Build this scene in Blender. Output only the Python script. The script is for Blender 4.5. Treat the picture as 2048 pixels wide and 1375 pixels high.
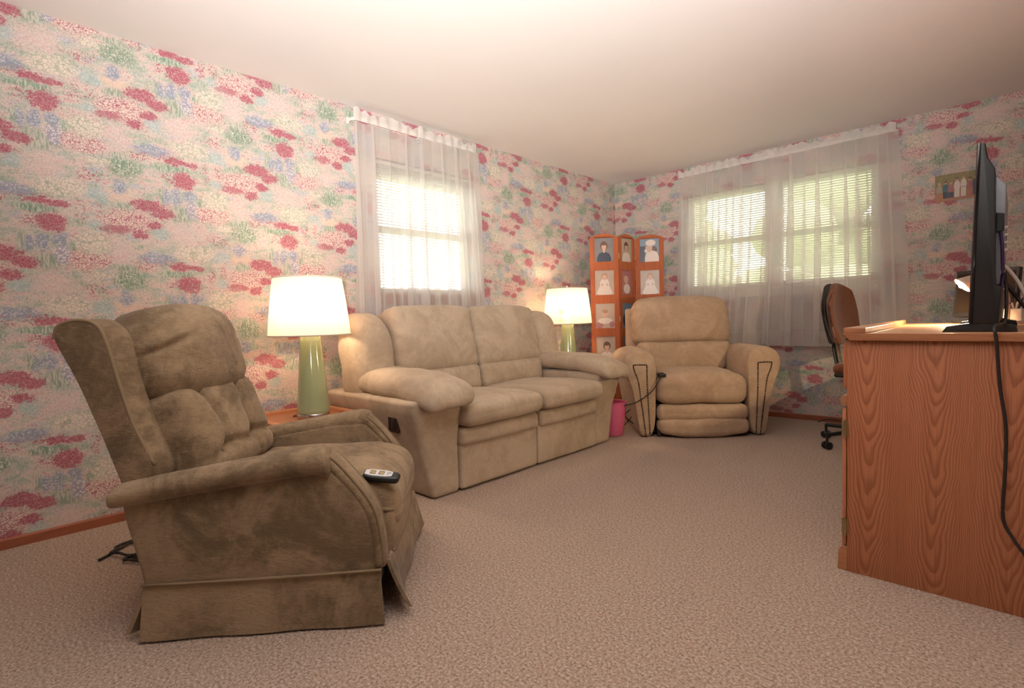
import bpy, bmesh, math, random
from math import sin, cos, pi, radians, sqrt, exp
from mathutils import Vector, Matrix, noise as mnoise
random.seed(7)
sc = bpy.context.scene
col = sc.collection
for o in list(bpy.data.objects):
    bpy.data.objects.remove(o)

# ------------------------------------------------------------------ camera, light, exposure
cam_d = bpy.data.cameras.new('camera'); cam = bpy.data.objects.new('camera', cam_d); col.objects.link(cam)
cam_d.sensor_width = 36; cam_d.lens = 36 * 1052 / 2048; cam_d.clip_start = .02
yaw, pitch, roll = radians(43.85), radians(2.716), radians(-1.638)
fw = Vector((-sin(yaw) * cos(pitch), cos(yaw) * cos(pitch), -sin(pitch)))
rr = Vector((cos(yaw), sin(yaw), 0)); uu = rr.cross(fw)
r2 = cos(roll) * rr + sin(roll) * uu; u2 = -sin(roll) * rr + cos(roll) * uu
cam.matrix_world = Matrix(((r2.x, u2.x, -fw.x, 3.223), (r2.y, u2.y, -fw.y, 0), (r2.z, u2.z, -fw.z, .952), (0, 0, 0, 1)))
sc.camera = cam
sc.view_settings.view_transform = 'Standard'; sc.view_settings.look = 'None'
sc.view_settings.exposure = 0.3; sc.view_settings.gamma = 1; sc.view_settings.use_curve_mapping = False

W_SKY = 6.5          # daylight outside
W_FLASH = 690        # the photographer's flash, bounced off the ceiling
W_LAMP = 165         # table lamp bulbs (emission of the bulb surface)
W_DESK = 42
world = bpy.data.worlds.new('daylight'); sc.world = world; world.use_nodes = True
bg = world.node_tree.nodes['Background']; bg.inputs[0].default_value = (1, .985, .94, 1); bg.inputs[1].default_value = W_SKY

def light(name, kind, loc, energy, color, radius=.1, rot=(0, 0, 0), **kw):
    d = bpy.data.lights.new(name, kind); d.energy = energy; d.color = color
    d.shadow_soft_size = radius
    for k, v in kw.items(): setattr(d, k, v)
    o = bpy.data.objects.new(name, d); col.objects.link(o); o.location = loc; o.rotation_euler = rot
    return o
fd = Vector((2.25, .98, 2.4)) - Vector((3.25, -.15, 1.08))
light('bounce_flash', 'SPOT', (3.25, -.15, 1.08), W_FLASH, (1, .975, .955), .06, fd.to_track_quat('-Z', 'Y').to_euler(), spot_size=radians(108), spot_blend=1.0)

# ------------------------------------------------------------------ node helper
class NT:
    def __init__(s, name):
        s.m = bpy.data.materials.new(name); s.m.use_nodes = True
        s.t = s.m.node_tree; s.n = s.t.nodes; s.l = s.t.links
        s.n.clear(); s.out = s.n.new('ShaderNodeOutputMaterial')
    def new(s, typ, **kw):
        n = s.n.new(typ)
        for k, v in kw.items(): setattr(n, k, v)
        return n
    def put(s, sock, v):
        if isinstance(v, bpy.types.NodeSocket): s.l.new(v, sock)
        elif v is not None:
            try: sock.default_value = v
            except Exception: sock.default_value = (*v, 1)
    def math(s, op, a, b=None, c=None, clamp=False):
        n = s.new('ShaderNodeMath', operation=op, use_clamp=clamp)
        for i, v in enumerate((a, b, c)):
            if v is not None: s.put(n.inputs[i], v)
        return n.outputs[0]
    def vmath(s, op, a, b=None, c=None):
        n = s.new('ShaderNodeVectorMath', operation=op)
        for i, v in enumerate((a, b, c)):
            if v is not None: s.put(n.inputs[i], v)
        return n.outputs['Value'] if op in ('LENGTH', 'DOT_PRODUCT', 'DISTANCE') else n.outputs[0]
    def mix(s, f, a, b, blend='MIX'):
        n = s.new('ShaderNodeMix', data_type='RGBA', blend_type=blend)
        s.put(n.inputs[0], f)
        for i, v in ((6, a), (7, b)):
            s.put(n.inputs[i], (*v, 1) if isinstance(v, tuple) and len(v) == 3 else v)
        return n.outputs[2]
    def noise(s, vec, scale, detail=3, rough=.55, dist=0):
        n = s.new('ShaderNodeTexNoise'); s.put(n.inputs['Vector'], vec)
        n.inputs['Scale'].default_value = scale; n.inputs['Detail'].default_value = detail
        n.inputs['Roughness'].default_value = rough; n.inputs['Distortion'].default_value = dist
        return n
    def voro(s, vec, scale, feature='F1', rand=1):
        n = s.new('ShaderNodeTexVoronoi', feature=feature); s.put(n.inputs['Vector'], vec)
        n.inputs['Scale'].default_value = scale; n.inputs['Randomness'].default_value = rand
        return n
    def ramp(s, f, stops, interp='LINEAR'):
        n = s.new('ShaderNodeValToRGB'); s.put(n.inputs[0], f); cr = n.color_ramp; cr.interpolation = interp
        while len(cr.elements) < len(stops): cr.elements.new(.5)
        for e, (p, c) in zip(cr.elements, stops):
            e.position = p; e.color = (*c, 1) if len(c) == 3 else c
        return n.outputs[0]
    def step(s, v, lo, hi):
        n = s.new('ShaderNodeMapRange', interpolation_type='SMOOTHSTEP')
        s.put(n.inputs[0], v); n.inputs[1].default_value = lo; n.inputs[2].default_value = hi
        return n.outputs[0]
    def obj(s): return s.new('ShaderNodeTexCoord').outputs['Object']
    def uv(s): return s.new('ShaderNodeTexCoord').outputs['UV']
    def mapping(s, vec, scale=(1, 1, 1), rot=(0, 0, 0), loc=(0, 0, 0)):
        n = s.new('ShaderNodeMapping'); s.put(n.inputs[0], vec)
        n.inputs['Scale'].default_value = scale; n.inputs['Rotation'].default_value = rot; n.inputs['Location'].default_value = loc
        return n.outputs[0]
    def bump(s, h, strength=.3, dist=.01):
        n = s.new('ShaderNodeBump'); s.put(n.inputs['Height'], h)
        n.inputs['Strength'].default_value = strength; n.inputs['Distance'].default_value = dist
        return n.outputs[0]
    def pbsdf(s, color, rough=.6, metal=0, normal=None, sheen=0, spec=.5, coat=0, trans=0, emit=None, estr=0):
        n = s.new('ShaderNodeBsdfPrincipled')
        s.put(n.inputs['Base Color'], (*color, 1) if isinstance(color, tuple) and len(color) == 3 else color)
        s.put(n.inputs['Roughness'], rough); n.inputs['Metallic'].default_value = metal
        n.inputs['Specular IOR Level'].default_value = spec
        n.inputs['Coat Weight'].default_value = coat; n.inputs['Sheen Weight'].default_value = sheen
        n.inputs['Sheen Roughness'].default_value = .5
        n.inputs['Transmission Weight'].default_value = trans
        if emit: n.inputs['Emission Color'].default_value = (*emit, 1); n.inputs['Emission Strength'].default_value = estr
        if normal is not None: s.l.new(normal, n.inputs['Normal'])
        return n.outputs[0]
    def done(s, sh):
        s.l.new(sh, s.out.inputs[0]); return s.m

def plain(name, color, rough=.6, metal=0, var=.08, scale=40, **kw):
    t = NT(name); n = t.noise(t.obj(), scale, 3)
    c = t.mix(n.outputs[0], tuple(x * (1 - var) for x in color), tuple(min(1, x * (1 + var)) for x in color))
    return t.done(t.pbsdf(c, rough, metal, **kw))

def fabric(name, a, b, scale=3.5, bump_scale=160, bump=.25, sheen=.25, wrinkle=.5, lo=.36, hi=.66, rough=.9):
    t = NT(name); o = t.obj()
    n = t.noise(o, scale, 6, .68, .8)
    n2 = t.noise(o, scale * 7, 4, .65, .4)
    f = t.step(t.math('ADD', t.math('MULTIPLY', n.outputs[0], .75), t.math('MULTIPLY', n2.outputs[0], .25)), lo, hi)
    c = t.mix(f, a, b)
    wr = t.noise(t.mapping(o, (.33, .33, 1)), bump_scale, 3, .6, .8).outputs[0]
    fine = t.noise(o, bump_scale * 2.6, 2, .6).outputs[0]
    c = t.mix(t.math('MULTIPLY', t.step(wr, .52, .36), .28 * wrinkle), c, tuple(x * .55 for x in a))
    c = t.mix(t.math('MULTIPLY', fine, .22), c, tuple(x * .6 for x in a))
    big = t.noise(o, 13, 3).outputs[0]
    h = t.math('ADD', t.math('ADD', t.math('MULTIPLY', fine, .5), t.math('MULTIPLY', wr, wrinkle * 1.6)), t.math('MULTIPLY', big, .8))
    return t.done(t.pbsdf(c, rough, normal=t.bump(h, bump, .006), sheen=sheen, spec=.2))

def wood(name, a, b, dark, axis=(9, 9, 1.1), rough=.38, scale=1.0, rings=9, spec=.4):
    t = NT(name); o = t.obj()
    m = t.mapping(o, tuple(x * scale for x in axis))
    base = t.noise(m, .55, 2, .5, .3)
    r = t.math('MULTIPLY', base.outputs[0], rings * 2.0)
    f = t.math('FRACT', r)
    line = t.step(f, .50, .98)
    fine = t.noise(t.mapping(o, tuple(x * scale * 18 for x in axis)), 1.2, 3, .7)
    pores = t.step(fine.outputs[0], .52, .72)
    c = t.mix(f, a, b)
    c = t.mix(t.math('MULTIPLY', line, .55), c, dark)
    c = t.mix(t.math('MULTIPLY', pores, .38), c, dark)
    return t.done(t.pbsdf(c, rough, normal=t.bump(fine.outputs[0], .06, .002), spec=spec))

# ------------------------------------------------------------------ wallpaper
MOTIFS = [(0.025,-0.006,0.044,0.036,'red'),(-0.042,0.004,0.034,0.022,'rs'),(-0.037,0.100,0.055,0.02,'rs'),(-0.01,0.09,0.04,0.016,'red'),(0.055,0.084,0.036,0.013,'red'),(-0.032,0.050,0.073,0.017,'green'),(0.136,0.054,0.018,0.039,'rs'),(0.194,0.071,0.015,0.029,'rs'),(-0.059,-0.106,0.014,0.034,'blue'),(-0.014,-0.097,0.020,0.037,'blue'),(0.050,-0.082,0.023,0.025,'blue'),(0.003,-0.185,0.062,0.037,'grass'),(-0.079,-0.098,0.014,0.041,'grass'),(0.054,-0.152,0.025,0.045,'lilac'),(0.173,-0.092,0.058,0.044,'cream'),(0.099,-0.113,0.012,0.023,'green'),(0.189,-0.137,0.013,0.021,'green'),(0.402,0.120,0.054,0.026,'red'),(0.471,0.085,0.042,0.022,'red'),(0.430,0.024,0.031,0.018,'red'),(0.367,-0.032,0.03,0.019,'red'),(0.261,-0.015,0.050,0.017,'red2'),(0.320,0.028,0.094,0.049,'pcell'),(0.297,0.101,0.044,0.022,'grass'),(0.190,0.003,0.033,0.021,'teal'),(0.451,-0.018,0.034,0.034,'teal'),(0.565,-0.013,0.087,0.064,'pink'),(0.435,-0.148,0.067,0.023,'blue'),(0.382,-0.185,0.039,0.023,'rs'),(0.290,-0.120,0.057,0.070,'pink'),(0.206,-0.242,0.036,0.014,'cream'),(0.314,-0.259,0.067,0.044,'gspk'),(0.182,-0.316,0.040,0.024,'rs'),(0.063,0.165,0.077,0.036,'cream'),(0.289,0.196,0.024,0.030,'blue'),(0.222,0.127,0.017,0.016,'teal'),(0.186,0.153,0.046,0.029,'teal'),(0.296,0.149,0.057,0.030,'peach'),(0.152,-0.171,0.078,0.042,'pcell'),(0.301,0.346,0.040,0.019,'grass')]
def wallpaper(name, off):
    t = NT(name); uv = t.uv()
    TU, TV, DV = .55, .5525, .2765
    sep = t.new('ShaderNodeSeparateXYZ'); t.l.new(t.vmath('SUBTRACT', uv, (off[0] - TU * .35, off[1] - TV * .5, 0)), sep.inputs[0])
    ci = t.math('FLOOR', t.math('DIVIDE', sep.outputs[0], TU))
    fu = t.math('SUBTRACT', sep.outputs[0], t.math('MULTIPLY', ci, TU))
    fv = t.math('FLOORED_MODULO', t.math('SUBTRACT', sep.outputs[1], t.math('MULTIPLY', ci, DV)), TV)
    cmb = t.new('ShaderNodeCombineXYZ'); t.l.new(fu, cmb.inputs[0]); t.l.new(fv, cmb.inputs[1])
    dn = t.noise(uv, 30, 5, .78)
    dv = t.vmath('MULTIPLY', t.vmath('SUBTRACT', dn.outputs['Color'], (.5, .5, .5)), (.085, .060, 0))
    p = t.vmath('ADD', cmb.outputs[0], dv)
    cats = {}
    for (x, y, a, b, k) in MOTIFS:
        x += TU * .35; y += TV * .5; gk = {'red': 1.18, 'rs': 1.3, 'blue': 1.25, 'pink': 1.1}.get(k, 1.22); a *= gk; b *= gk
        for i in (-1, 0, 1):
            for j in (-2, -1, 0, 1, 2):
                X, Y = x + i * TU, y + i * DV + j * TV
                if X + a * 1.3 < 0 or X - a * 1.3 > TU or Y + b * 1.3 < 0 or Y - b * 1.3 > TV: continue
                q = t.vmath('MULTIPLY_ADD', p, (1 / a, 1 / b, 0), (-X / a, -Y / b, 0))
                d = t.vmath('LENGTH', q)
                cats[k] = d if k not in cats else t.math('MINIMUM', cats[k], d)
    warp = t.vmath('ADD', uv, t.vmath('MULTIPLY', t.vmath('SUBTRACT', dn.outputs['Color'], (.5, .5, .5)), (.034, .028, 0)))
    v1 = t.voro(warp, 62); edge1 = t.voro(warp, 62, 'DISTANCE_TO_EDGE').outputs[0]; d1 = v1.outputs[0]
    v2 = t.voro(warp, 120); d2 = v2.outputs[0]; e2 = t.voro(warp, 95, 'DISTANCE_TO_EDGE').outputs[0]
    big = t.noise(uv, 6.0, 2, .5).outputs[0]; mid = t.noise(t.mapping(uv, (11, 21, 1)), 1, 4, .62).outputs[0]
    mid2 = t.noise(t.mapping(uv, (9, 20, 1), (0, 0, 0), (7, 3, 0)), 1, 4, .6).outputs[0]
    fine = t.noise(uv, 170, 2, .6).outputs[0]
    blade = t.noise(t.mapping(uv, (150, 24, 1), (0, 0, .25)), 1, 2, .6, .6).outputs[0]
    grain = t.noise(uv, 95, 3, .7).outputs[0]
    # ground: pale sage, cream, blush and lilac drifts dotted with tiny petals
    base = t.ramp(mid, [(.30, (.40, .47, .40)), (.41, (.54, .55, .49)), (.50, (.70, .62, .56)), (.58, (.75, .62, .57)), (.70, (.70, .48, .47))])
    base = t.mix(t.step(mid2, .56, .66), base, (.56, .56, .60))
    base = t.mix(t.math('MULTIPLY', t.step(mid2, .46, .36), .8), base, t.mix(t.step(blade, .44, .56), (.36, .44, .35), (.60, .60, .52)))
    oc = t.mix(t.step(mid, .42, .56), (.25, .33, .26), (.50, .20, .24))
    dots = t.step(d2, .42, .26)
    base = t.mix(t.math('MULTIPLY', dots, t.step(grain, .46, .60)), base, (.84, .76, .68))
    base = t.mix(t.math('MULTIPLY', t.math('MULTIPLY', t.step(e2, .13, .02), t.step(grain, .42, .58)), .75), base, oc)
    base = t.mix(t.math('MULTIPLY', t.step(fine, .60, .70), .35), base, (.36, .32, .29))
    def lay(c, k, colr, lo=1.12, hi=.80, w=1.0, extra=None, rag=1.3):
        m = t.step(t.math('ADD', cats[k], t.math('MULTIPLY', t.math('SUBTRACT', grain, .5), rag)), lo, hi)
        m = t.math('MULTIPLY', m, w)
        if extra is not None: m = t.math('MULTIPLY', m, extra)
        return t.mix(m, c, colr)
    c = base
    petal = t.ramp(d1, [(.0, (.60, .22, .26)), (.14, (.74, .52, .46)), (.30, (.84, .74, .66)), (.55, (.80, .66, .58)), (.8, (.5, .45, .38))])
    c = lay(c, 'pink', t.mix(t.step(fine, .58, .68), t.mix(t.step(grain, .40, .60), (.79, .66, .61), (.74, .54, .53)), (.54, .32, .35)), 1.25, .3, .78)
    c = lay(c, 'peach', t.mix(t.step(grain, .40, .60), (.84, .66, .55), (.80, .54, .44)), 1.2, .5, .75)
    c = lay(c, 'teal', t.mix(t.step(d2, .3, .6), (.60, .66, .64), (.42, .52, .53)), 1.2, .5, .75)
    c = lay(c, 'gspk', t.mix(t.step(d2, .40, .26), t.mix(t.step(blade, .4, .6), (.20, .30, .22), (.36, .44, .34)), (.80, .74, .66)), 1.2, .6, .9)
    c = lay(c, 'grass', t.mix(t.step(blade, .44, .56), (.28, .37, .28), (.62, .60, .53)), 1.2, .6, .85)
    c = lay(c, 'green', t.mix(t.step(blade, .42, .58), (.22, .34, .25), t.mix(t.step(e2, .05, .12), (.70, .70, .60), (.38, .48, .38))), 1.15, .75, .92)
    c = lay(c, 'pcell', t.mix(t.step(e2, .13, .02), t.mix(t.step(d2, .2, .4), (.80, .56, .50), (.84, .70, .62)), (.46, .12, .19)), 1.2, .7, .92)
    c = lay(c, 'cream', t.mix(t.step(edge1, .085, .02), t.mix(.35, petal, (.84, .73, .63)), (.42, .46, .36)), 1.2, .75, .92)
    c = lay(c, 'lilac', t.mix(t.step(d2, .34, .50), (.80, .76, .76), (.42, .38, .48)), 1.2, .6, .9)
    c = lay(c, 'blue', t.mix(t.step(d2, .28, .50), (.62, .62, .70), t.mix(grain, (.25, .29, .40), (.38, .40, .50))), 1.25, .7, .92, t.step(grain, .36, .46))
    c = lay(c, 'red', t.mix(t.step(fine, .42, .56), (.60, .27, .31), (.74, .52, .50)), 1.75, 1.0, .75, t.step(d2, .48, .30), 1.6)
    red = t.mix(t.step(fine, .46, .62), (.43, .095, .145), (.55, .20, .25))
    petals = t.step(t.math('ADD', edge1, t.math('MULTIPLY', t.math('SUBTRACT', fine, .5), .26)), -.01, .045)
    c = lay(c, 'rs', red, 1.25, .7, .92, t.step(d2, .46, .32), 1.8)
    c = lay(c, 'red2', (.48, .12, .17), 1.15, .8, .9, t.step(e2, .05, .13), 1.6)
    c = lay(c, 'red', red, 1.10, .94, .95, petals, 1.7)
    c = lay(c, 'red', (.78, .62, .58), 1.0, .9, .85, t.math('MULTIPLY', t.step(d2, .20, .13), t.step(mid2, .44, .54)))
    c = t.mix(1.0, c, (.875, .88, .86), 'MULTIPLY')
    return t.done(t.pbsdf(c, .62, spec=.25))

# ------------------------------------------------------------------ mesh helpers
def tag(o, label=None, cat=None, group=None, kind=None):
    if label: o['label'] = label
    if cat: o['category'] = cat
    if group: o['group'] = group
    if kind: o['kind'] = kind
    return o
def thing(name, label, cat, loc=(0, 0, 0), rz=0, group=None):
    o = bpy.data.objects.new(name, None); col.objects.link(o); o.empty_display_size = .1
    o.location = loc; o.rotation_euler = (0, 0, rz)
    return tag(o, label, cat, group)
def put(name, bm, mats, parent=None, smooth=40, world=False):
    """link a bmesh as ONE object; world=True: the bmesh is in world axes, shifted to the parent's base"""
    if world and parent is not None:
        base = Vector((0, 0, 0)); q = parent
        while q is not None: base += q.location; q = q.parent
        bmesh.ops.translate(bm, verts=bm.verts, vec=-base)
    bmesh.ops.recalc_face_normals(bm, faces=bm.faces)
    me = bpy.data.meshes.new(name); bm.to_mesh(me); bm.free()
    for m in (mats if isinstance(mats, (list, tuple)) else [mats]): me.materials.append(m)
    if smooth:
        me.shade_smooth()
        if smooth < 180: me.set_sharp_from_angle(angle=radians(smooth))
    o = bpy.data.objects.new(name, me); col.objects.link(o)
    if parent is not None: o.parent = parent
    return o
def nb(): return bmesh.new()
def xf(bm, verts, M):
    for v in verts: v.co = M @ v.co
    return verts
def rbox(bm, c, s, r, warp=None, rot=None, n=6, k=3, mi=0, wob=0, wf=7):
    """rounded box: centre c, full size s, edge radius r; warp(p, q): p local offset, q in -1..1"""
    h = [x / 2 for x in s]; r = min(r, *[x * .999 for x in h])
    def axis(hh):
        a = [-hh + r * (1 - cos(pi / 2 * i / k)) * 1.0 for i in range(k)]
        m = [-(hh - r) + 2 * (hh - r) * i / n for i in range(n + 1)]
        return a + m + [-x for x in reversed(a)]
    ax = [axis(x) for x in h]; N = len(ax[0]); vs = {}
    R = rot.to_matrix() if rot is not None and not isinstance(rot, Matrix) else (rot or Matrix.Identity(3))
    C = Vector(c)
    def vert(i, j, l):
        key = (i, j, l)
        if key in vs: return vs[key]
        p = Vector((ax[0][i], ax[1][j], ax[2][l]))
        inn = Vector([max(-(h[a] - r), min(h[a] - r, p[a])) for a in range(3)])
        d = p - inn
        if d.length > 1e-9: p = inn + d.normalized() * r
        q = Vector([p[a] / h[a] for a in range(3)])
        if warp: p = warp(p.copy(), q)
        if wob:
            p = p + mnoise.noise_vector((p + C) * wf) * wob
        v = bm.verts.new(R @ p + C); vs[key] = v; return v
    M = N - 1; fs = []
    for i in range(M):
        for j in range(M):
            for q in ([(i, j, 0), (i, j + 1, 0), (i + 1, j + 1, 0), (i + 1, j, 0)], [(i, j, M), (i + 1, j, M), (i + 1, j + 1, M), (i, j + 1, M)],
                      [(i, 0, j), (i + 1, 0, j), (i + 1, 0, j + 1), (i, 0, j + 1)], [(i, M, j), (i, M, j + 1), (i + 1, M, j + 1), (i + 1, M, j)],
                      [(0, i, j), (0, i, j + 1), (0, i + 1, j + 1), (0, i + 1, j)], [(M, i, j), (M, i + 1, j), (M, i + 1, j + 1), (M, i, j + 1)]):
                f = bm.faces.new([vert(*x) for x in q]); f.material_index = mi; fs.append(f)
    return list(vs.values())
def box(bm, lo, hi, mi=0, bev=0):
    lo, hi = [min(a, b) for a, b in zip(lo, hi)], [max(a, b) for a, b in zip(lo, hi)]
    v = [bm.verts.new((x, y, z)) for x in (lo[0], hi[0]) for y in (lo[1], hi[1]) for z in (lo[2], hi[2])]
    fs = [bm.faces.new([v[i] for i in q]) for q in ((0, 1, 3, 2), (4, 6, 7, 5), (0, 4, 5, 1), (2, 3, 7, 6), (0, 2, 6, 4), (1, 5, 7, 3))]
    for f in fs: f.material_index = mi
    if bev:
        es = list({e for f in fs for e in f.edges})
        bmesh.ops.bevel(bm, geom=es, offset=bev, segments=2, profile=.5, affect='EDGES')
    return v
def prism(bm, poly, plane, t0, t1, bev=0, seg=3, mi=0):
    """extrude a 2-D polygon; plane 'yz' extrudes in x, 'xz' in y, 'xy' in z"""
    def P(a, b, t): return {'yz': (t, a, b), 'xz': (a, t, b), 'xy': (a, b, t)}[plane]
    A = [bm.verts.new(P(a, b, t0)) for a, b in poly]; B = [bm.verts.new(P(a, b, t1)) for a, b in poly]
    n = len(poly); fs = [bm.faces.new(A), bm.faces.new(B[::-1])]
    for i in range(n): fs.append(bm.faces.new((A[i], B[i], B[(i + 1) % n], A[(i + 1) % n])))
    for f in fs: f.material_index = mi
    bmesh.ops.recalc_face_normals(bm, faces=fs)
    if bev:
        es = list({e for f in fs[:2] for e in f.edges})
        bmesh.ops.bevel(bm, geom=es, offset=bev, segments=seg, profile=.5, affect='EDGES', clamp_overlap=True)
    return A + B
def smoothpts(pts, n=6, closed=False):
    P = [Vector(p) for p in pts]; out = []; N = len(P)
    rng = N if closed else N - 1
    for i in range(rng):
        g = lambda k: P[k % N] if closed else P[max(0, min(N - 1, k))]
        p0, p1, p2, p3 = g(i - 1), g(i), g(i + 1), g(i + 2)
        for k in range(n):
            t = k / n
            out.append(.5 * ((2 * p1) + (-p0 + p2) * t + (2 * p0 - 5 * p1 + 4 * p2 - p3) * t * t + (-p0 + 3 * p1 - 3 * p2 + p3) * t ** 3))
    if not closed: out.append(P[-1])
    return out
def tube(bm, pts, r, sides=8, sm=6, closed=False, mi=0, flat=None, up=(0, 0, 1)):
    P = smoothpts(pts, sm, closed) if sm > 1 else [Vector(p) for p in pts]
    N = len(P); rings = []; ref = Vector(up)
    for i, p in enumerate(P):
        a = P[(i - 1) % N] if closed or i > 0 else p; b = P[(i + 1) % N] if closed or i < N - 1 else p
        d = (b - a); d = d.normalized() if d.length > 1e-9 else Vector((0, 0, 1))
        s = d.cross(ref)
        if s.length < 1e-3: s = d.cross(Vector((1, .2, 0)))
        s.normalize(); w = s.cross(d)
        R = r(i / max(1, N - 1)) if callable(r) else r
        ra, rb = (R, R) if flat is None else (R * flat[0], R * flat[1])
        rings.append([bm.verts.new(p + s * cos(2 * pi * k / sides) * ra + w * sin(2 * pi * k / sides) * rb) for k in range(sides)])
    fs = []
    for i in range(N if closed else N - 1):
        A, B = rings[i], rings[(i + 1) % N]
        for k in range(sides): fs.append(bm.faces.new((A[k], A[(k + 1) % sides], B[(k + 1) % sides], B[k])))
    if not closed:
        fs.append(bm.faces.new(rings[0][::-1])); fs.append(bm.faces.new(rings[-1]))
    for f in fs: f.material_index = mi
def lathe(bm, prof, c=(0, 0, 0), n=40, mi=0, M=None):
    rings = []; C = Vector(c); new = []
    for r, z in prof:
        if r < 1e-6: vv = [bm.verts.new(C + Vector((0, 0, z)))]
        else: vv = [bm.verts.new(C + Vector((r * cos(2 * pi * k / n), r * sin(2 * pi * k / n), z))) for k in range(n)]
        rings.append(vv); new += vv
    for A, B in zip(rings, rings[1:]):
        for k in range(n):
            q = [A[k % len(A)], A[(k + 1) % len(A)], B[(k + 1) % len(B)], B[k % len(B)]]
            u = []
            for v in q:
                if v not in u: u.append(v)
            if len(u) > 2:
                f = bm.faces.new(u); f.material_index = mi
    if M is not None: xf(bm, new, M)
    return new
def ball(bm, c, r, sx=1, sy=1, sz=1, sub=2, mi=0):
    g = bmesh.ops.create_icosphere(bm, subdivisions=sub, radius=r)
    for v in g['verts']: v.co = Vector((v.co.x * sx, v.co.y * sy, v.co.z * sz)) + Vector(c)
    for f in {f for v in g['verts'] for f in v.link_faces}: f.material_index = mi
    return g['verts']
def loft(bm, loops, cap=True, mi=0):
    R = [[bm.verts.new(p) for p in L] for L in loops]; n = len(R[0])
    for A, B in zip(R, R[1:]):
        for k in range(n):
            bm.faces.new((A[k], A[(k + 1) % n], B[(k + 1) % n], B[k])).material_index = mi
    if cap:
        bm.faces.new(R[0][::-1]).material_index = mi; bm.faces.new(R[-1]).material_index = mi

# ------------------------------------------------------------------ materials
M_wall_l = wallpaper('floral_wallpaper_left', (.285, 1.465))
M_wall_b = wallpaper('floral_wallpaper_back', (.296, 2.30))
def mk_ceiling():
    t = NT('ceiling_paint'); n = t.noise(t.obj(), 1.3, 4, .6)
    c = t.mix(n.outputs[0], (.735, .70, .68), (.79, .755, .735))
    return t.done(t.pbsdf(c, .85, spec=.15))
M_ceil = mk_ceiling()
def mk_carpet():
    t = NT('carpet_pile'); o = t.obj()
    v = t.voro(o, 210); n = t.noise(o, 115, 4, .75); b = t.noise(o, 2.2, 4, .6); n2 = t.noise(o, 420, 2, .6)
    c = t.ramp(n.outputs[0], [(.36, (.15, .085, .058)), (.45, (.36, .250, .182)), (.54, (.47, .350, .268)), (.63, (.68, .555, .46))])
    c = t.mix(t.math('MULTIPLY', t.step(v.outputs['Color'], .78, .90), .55), c, (.36, .15, .125))
    c = t.mix(t.math('MULTIPLY', t.step(n2.outputs[0], .56, .70), .5), c, (.66, .56, .48))
    c = t.mix(t.math('MULTIPLY', b.outputs[0], .22), c, (.42, .30, .22))
    h = t.math('ADD', n.outputs[0], v.outputs[0])
    return t.done(t.pbsdf(c, .95, normal=t.bump(h, .55, .008), spec=.1, sheen=.15))
M_carpet = mk_carpet()
M_base = wood('stained_baseboard', (.33, .105, .055), (.36, .12, .062), (.24, .07, .04), (1.2, 1.2, 12), .4)
M_white = plain('white_paint', (.78, .74, .69), .45)
M_slat = plain('blind_slat', (.58, .55, .48), .45)
M_oak = wood('oak_veneer', (.45, .155, .066), (.52, .19, .085), (.26, .08, .035), (2.6, 2.6, .42), .42, 1.0, 9)
def mk_oak():
    t = NT('oak_cathedral_veneer'); o = t.obj()
    wob = t.noise(t.mapping(o, (3.2, 3.2, 1.4)), 1.6, 3, .55).outputs['Color']
    q = t.vmath('ADD', o, t.vmath('MULTIPLY', t.vmath('SUBTRACT', wob, (.5, .5, .5)), (.085, .085, .42)))
    sp = t.new('ShaderNodeSeparateXYZ'); t.l.new(q, sp.inputs[0])
    x = t.math('ADD', sp.outputs[0], .406); ci = t.math('FLOOR', t.math('DIVIDE', x, .19))
    u = t.math('SUBTRACT', t.math('FLOORED_MODULO', x, .19), .095)
    par = t.math('POWER', t.math('ABSOLUTE', t.math('DIVIDE', u, .026)), 1.75)
    v = t.math('ADD', t.math('ADD', t.math('MULTIPLY', sp.outputs[2], -13.0), t.math('MULTIPLY', ci, .37)), t.math('MULTIPLY', par, 1.15))
    f = t.math('FRACT', v)
    line = t.math('MULTIPLY', t.step(f, .25, .85), t.step(f, 1.0, .90))
    fine = t.noise(t.mapping(o, (420, 420, 6)), 1, 2, .6).outputs[0]
    streak = t.noise(t.mapping(o, (60, 60, 1.2)), 1, 3, .6).outputs[0]
    c = t.mix(streak, (.37, .130, .060), (.51, .200, .096))
    c = t.mix(t.math('MULTIPLY', line, .62), c, (.22, .068, .03))
    c = t.mix(t.math('MULTIPLY', t.step(fine, .54, .70), .45), c, (.20, .06, .026))
    return t.done(t.pbsdf(c, .42, normal=t.bump(fine, .05, .002), spec=.35))
M_oak_end = mk_oak()
M_oak_edge = wood('oak_edge', (.40, .165, .075), (.44, .19, .09), (.28, .10, .045), (1.2, 1.2, 14), .35)
M_oak_top = wood('oak_top', (.50, .25, .12), (.56, .29, .15), (.40, .18, .08), (9, 1.0, 9), .32)
M_table = wood('end_table_wood', (.45, .185, .085), (.50, .22, .11), (.30, .11, .05), (9, 1.2, 9), .35)
M_screen = wood('cherry_screen', (.42, .115, .042), (.46, .135, .052), (.33, .085, .032), (8, 8, 1), .55, 1.0, 9, .2)
M_plush = fabric('olive_plush', (.165, .110, .061), (.355, .247, .147), 3.6, 95, .55, .12, .6, .38, .60)
M_plush_pipe = plain('olive_piping', (.22, .152, .085), .9)
M_sofa = fabric('tan_microsuede', (.42, .322, .226), (.565, .447, .332), 4.0, 120, .16, .15, .12)
M_recl = fabric('fawn_chenille', (.42, .285, .185), (.54, .388, .265), 5.0, 110, .28, .15, .35)
M_nail = plain('bronze_nailheads', (.06, .04, .03), .35, .8)
M_black = plain('black_plastic', (.012, .012, .012), .38)
M_blackm = plain('matte_black', (.018, .017, .016), .7)
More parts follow.
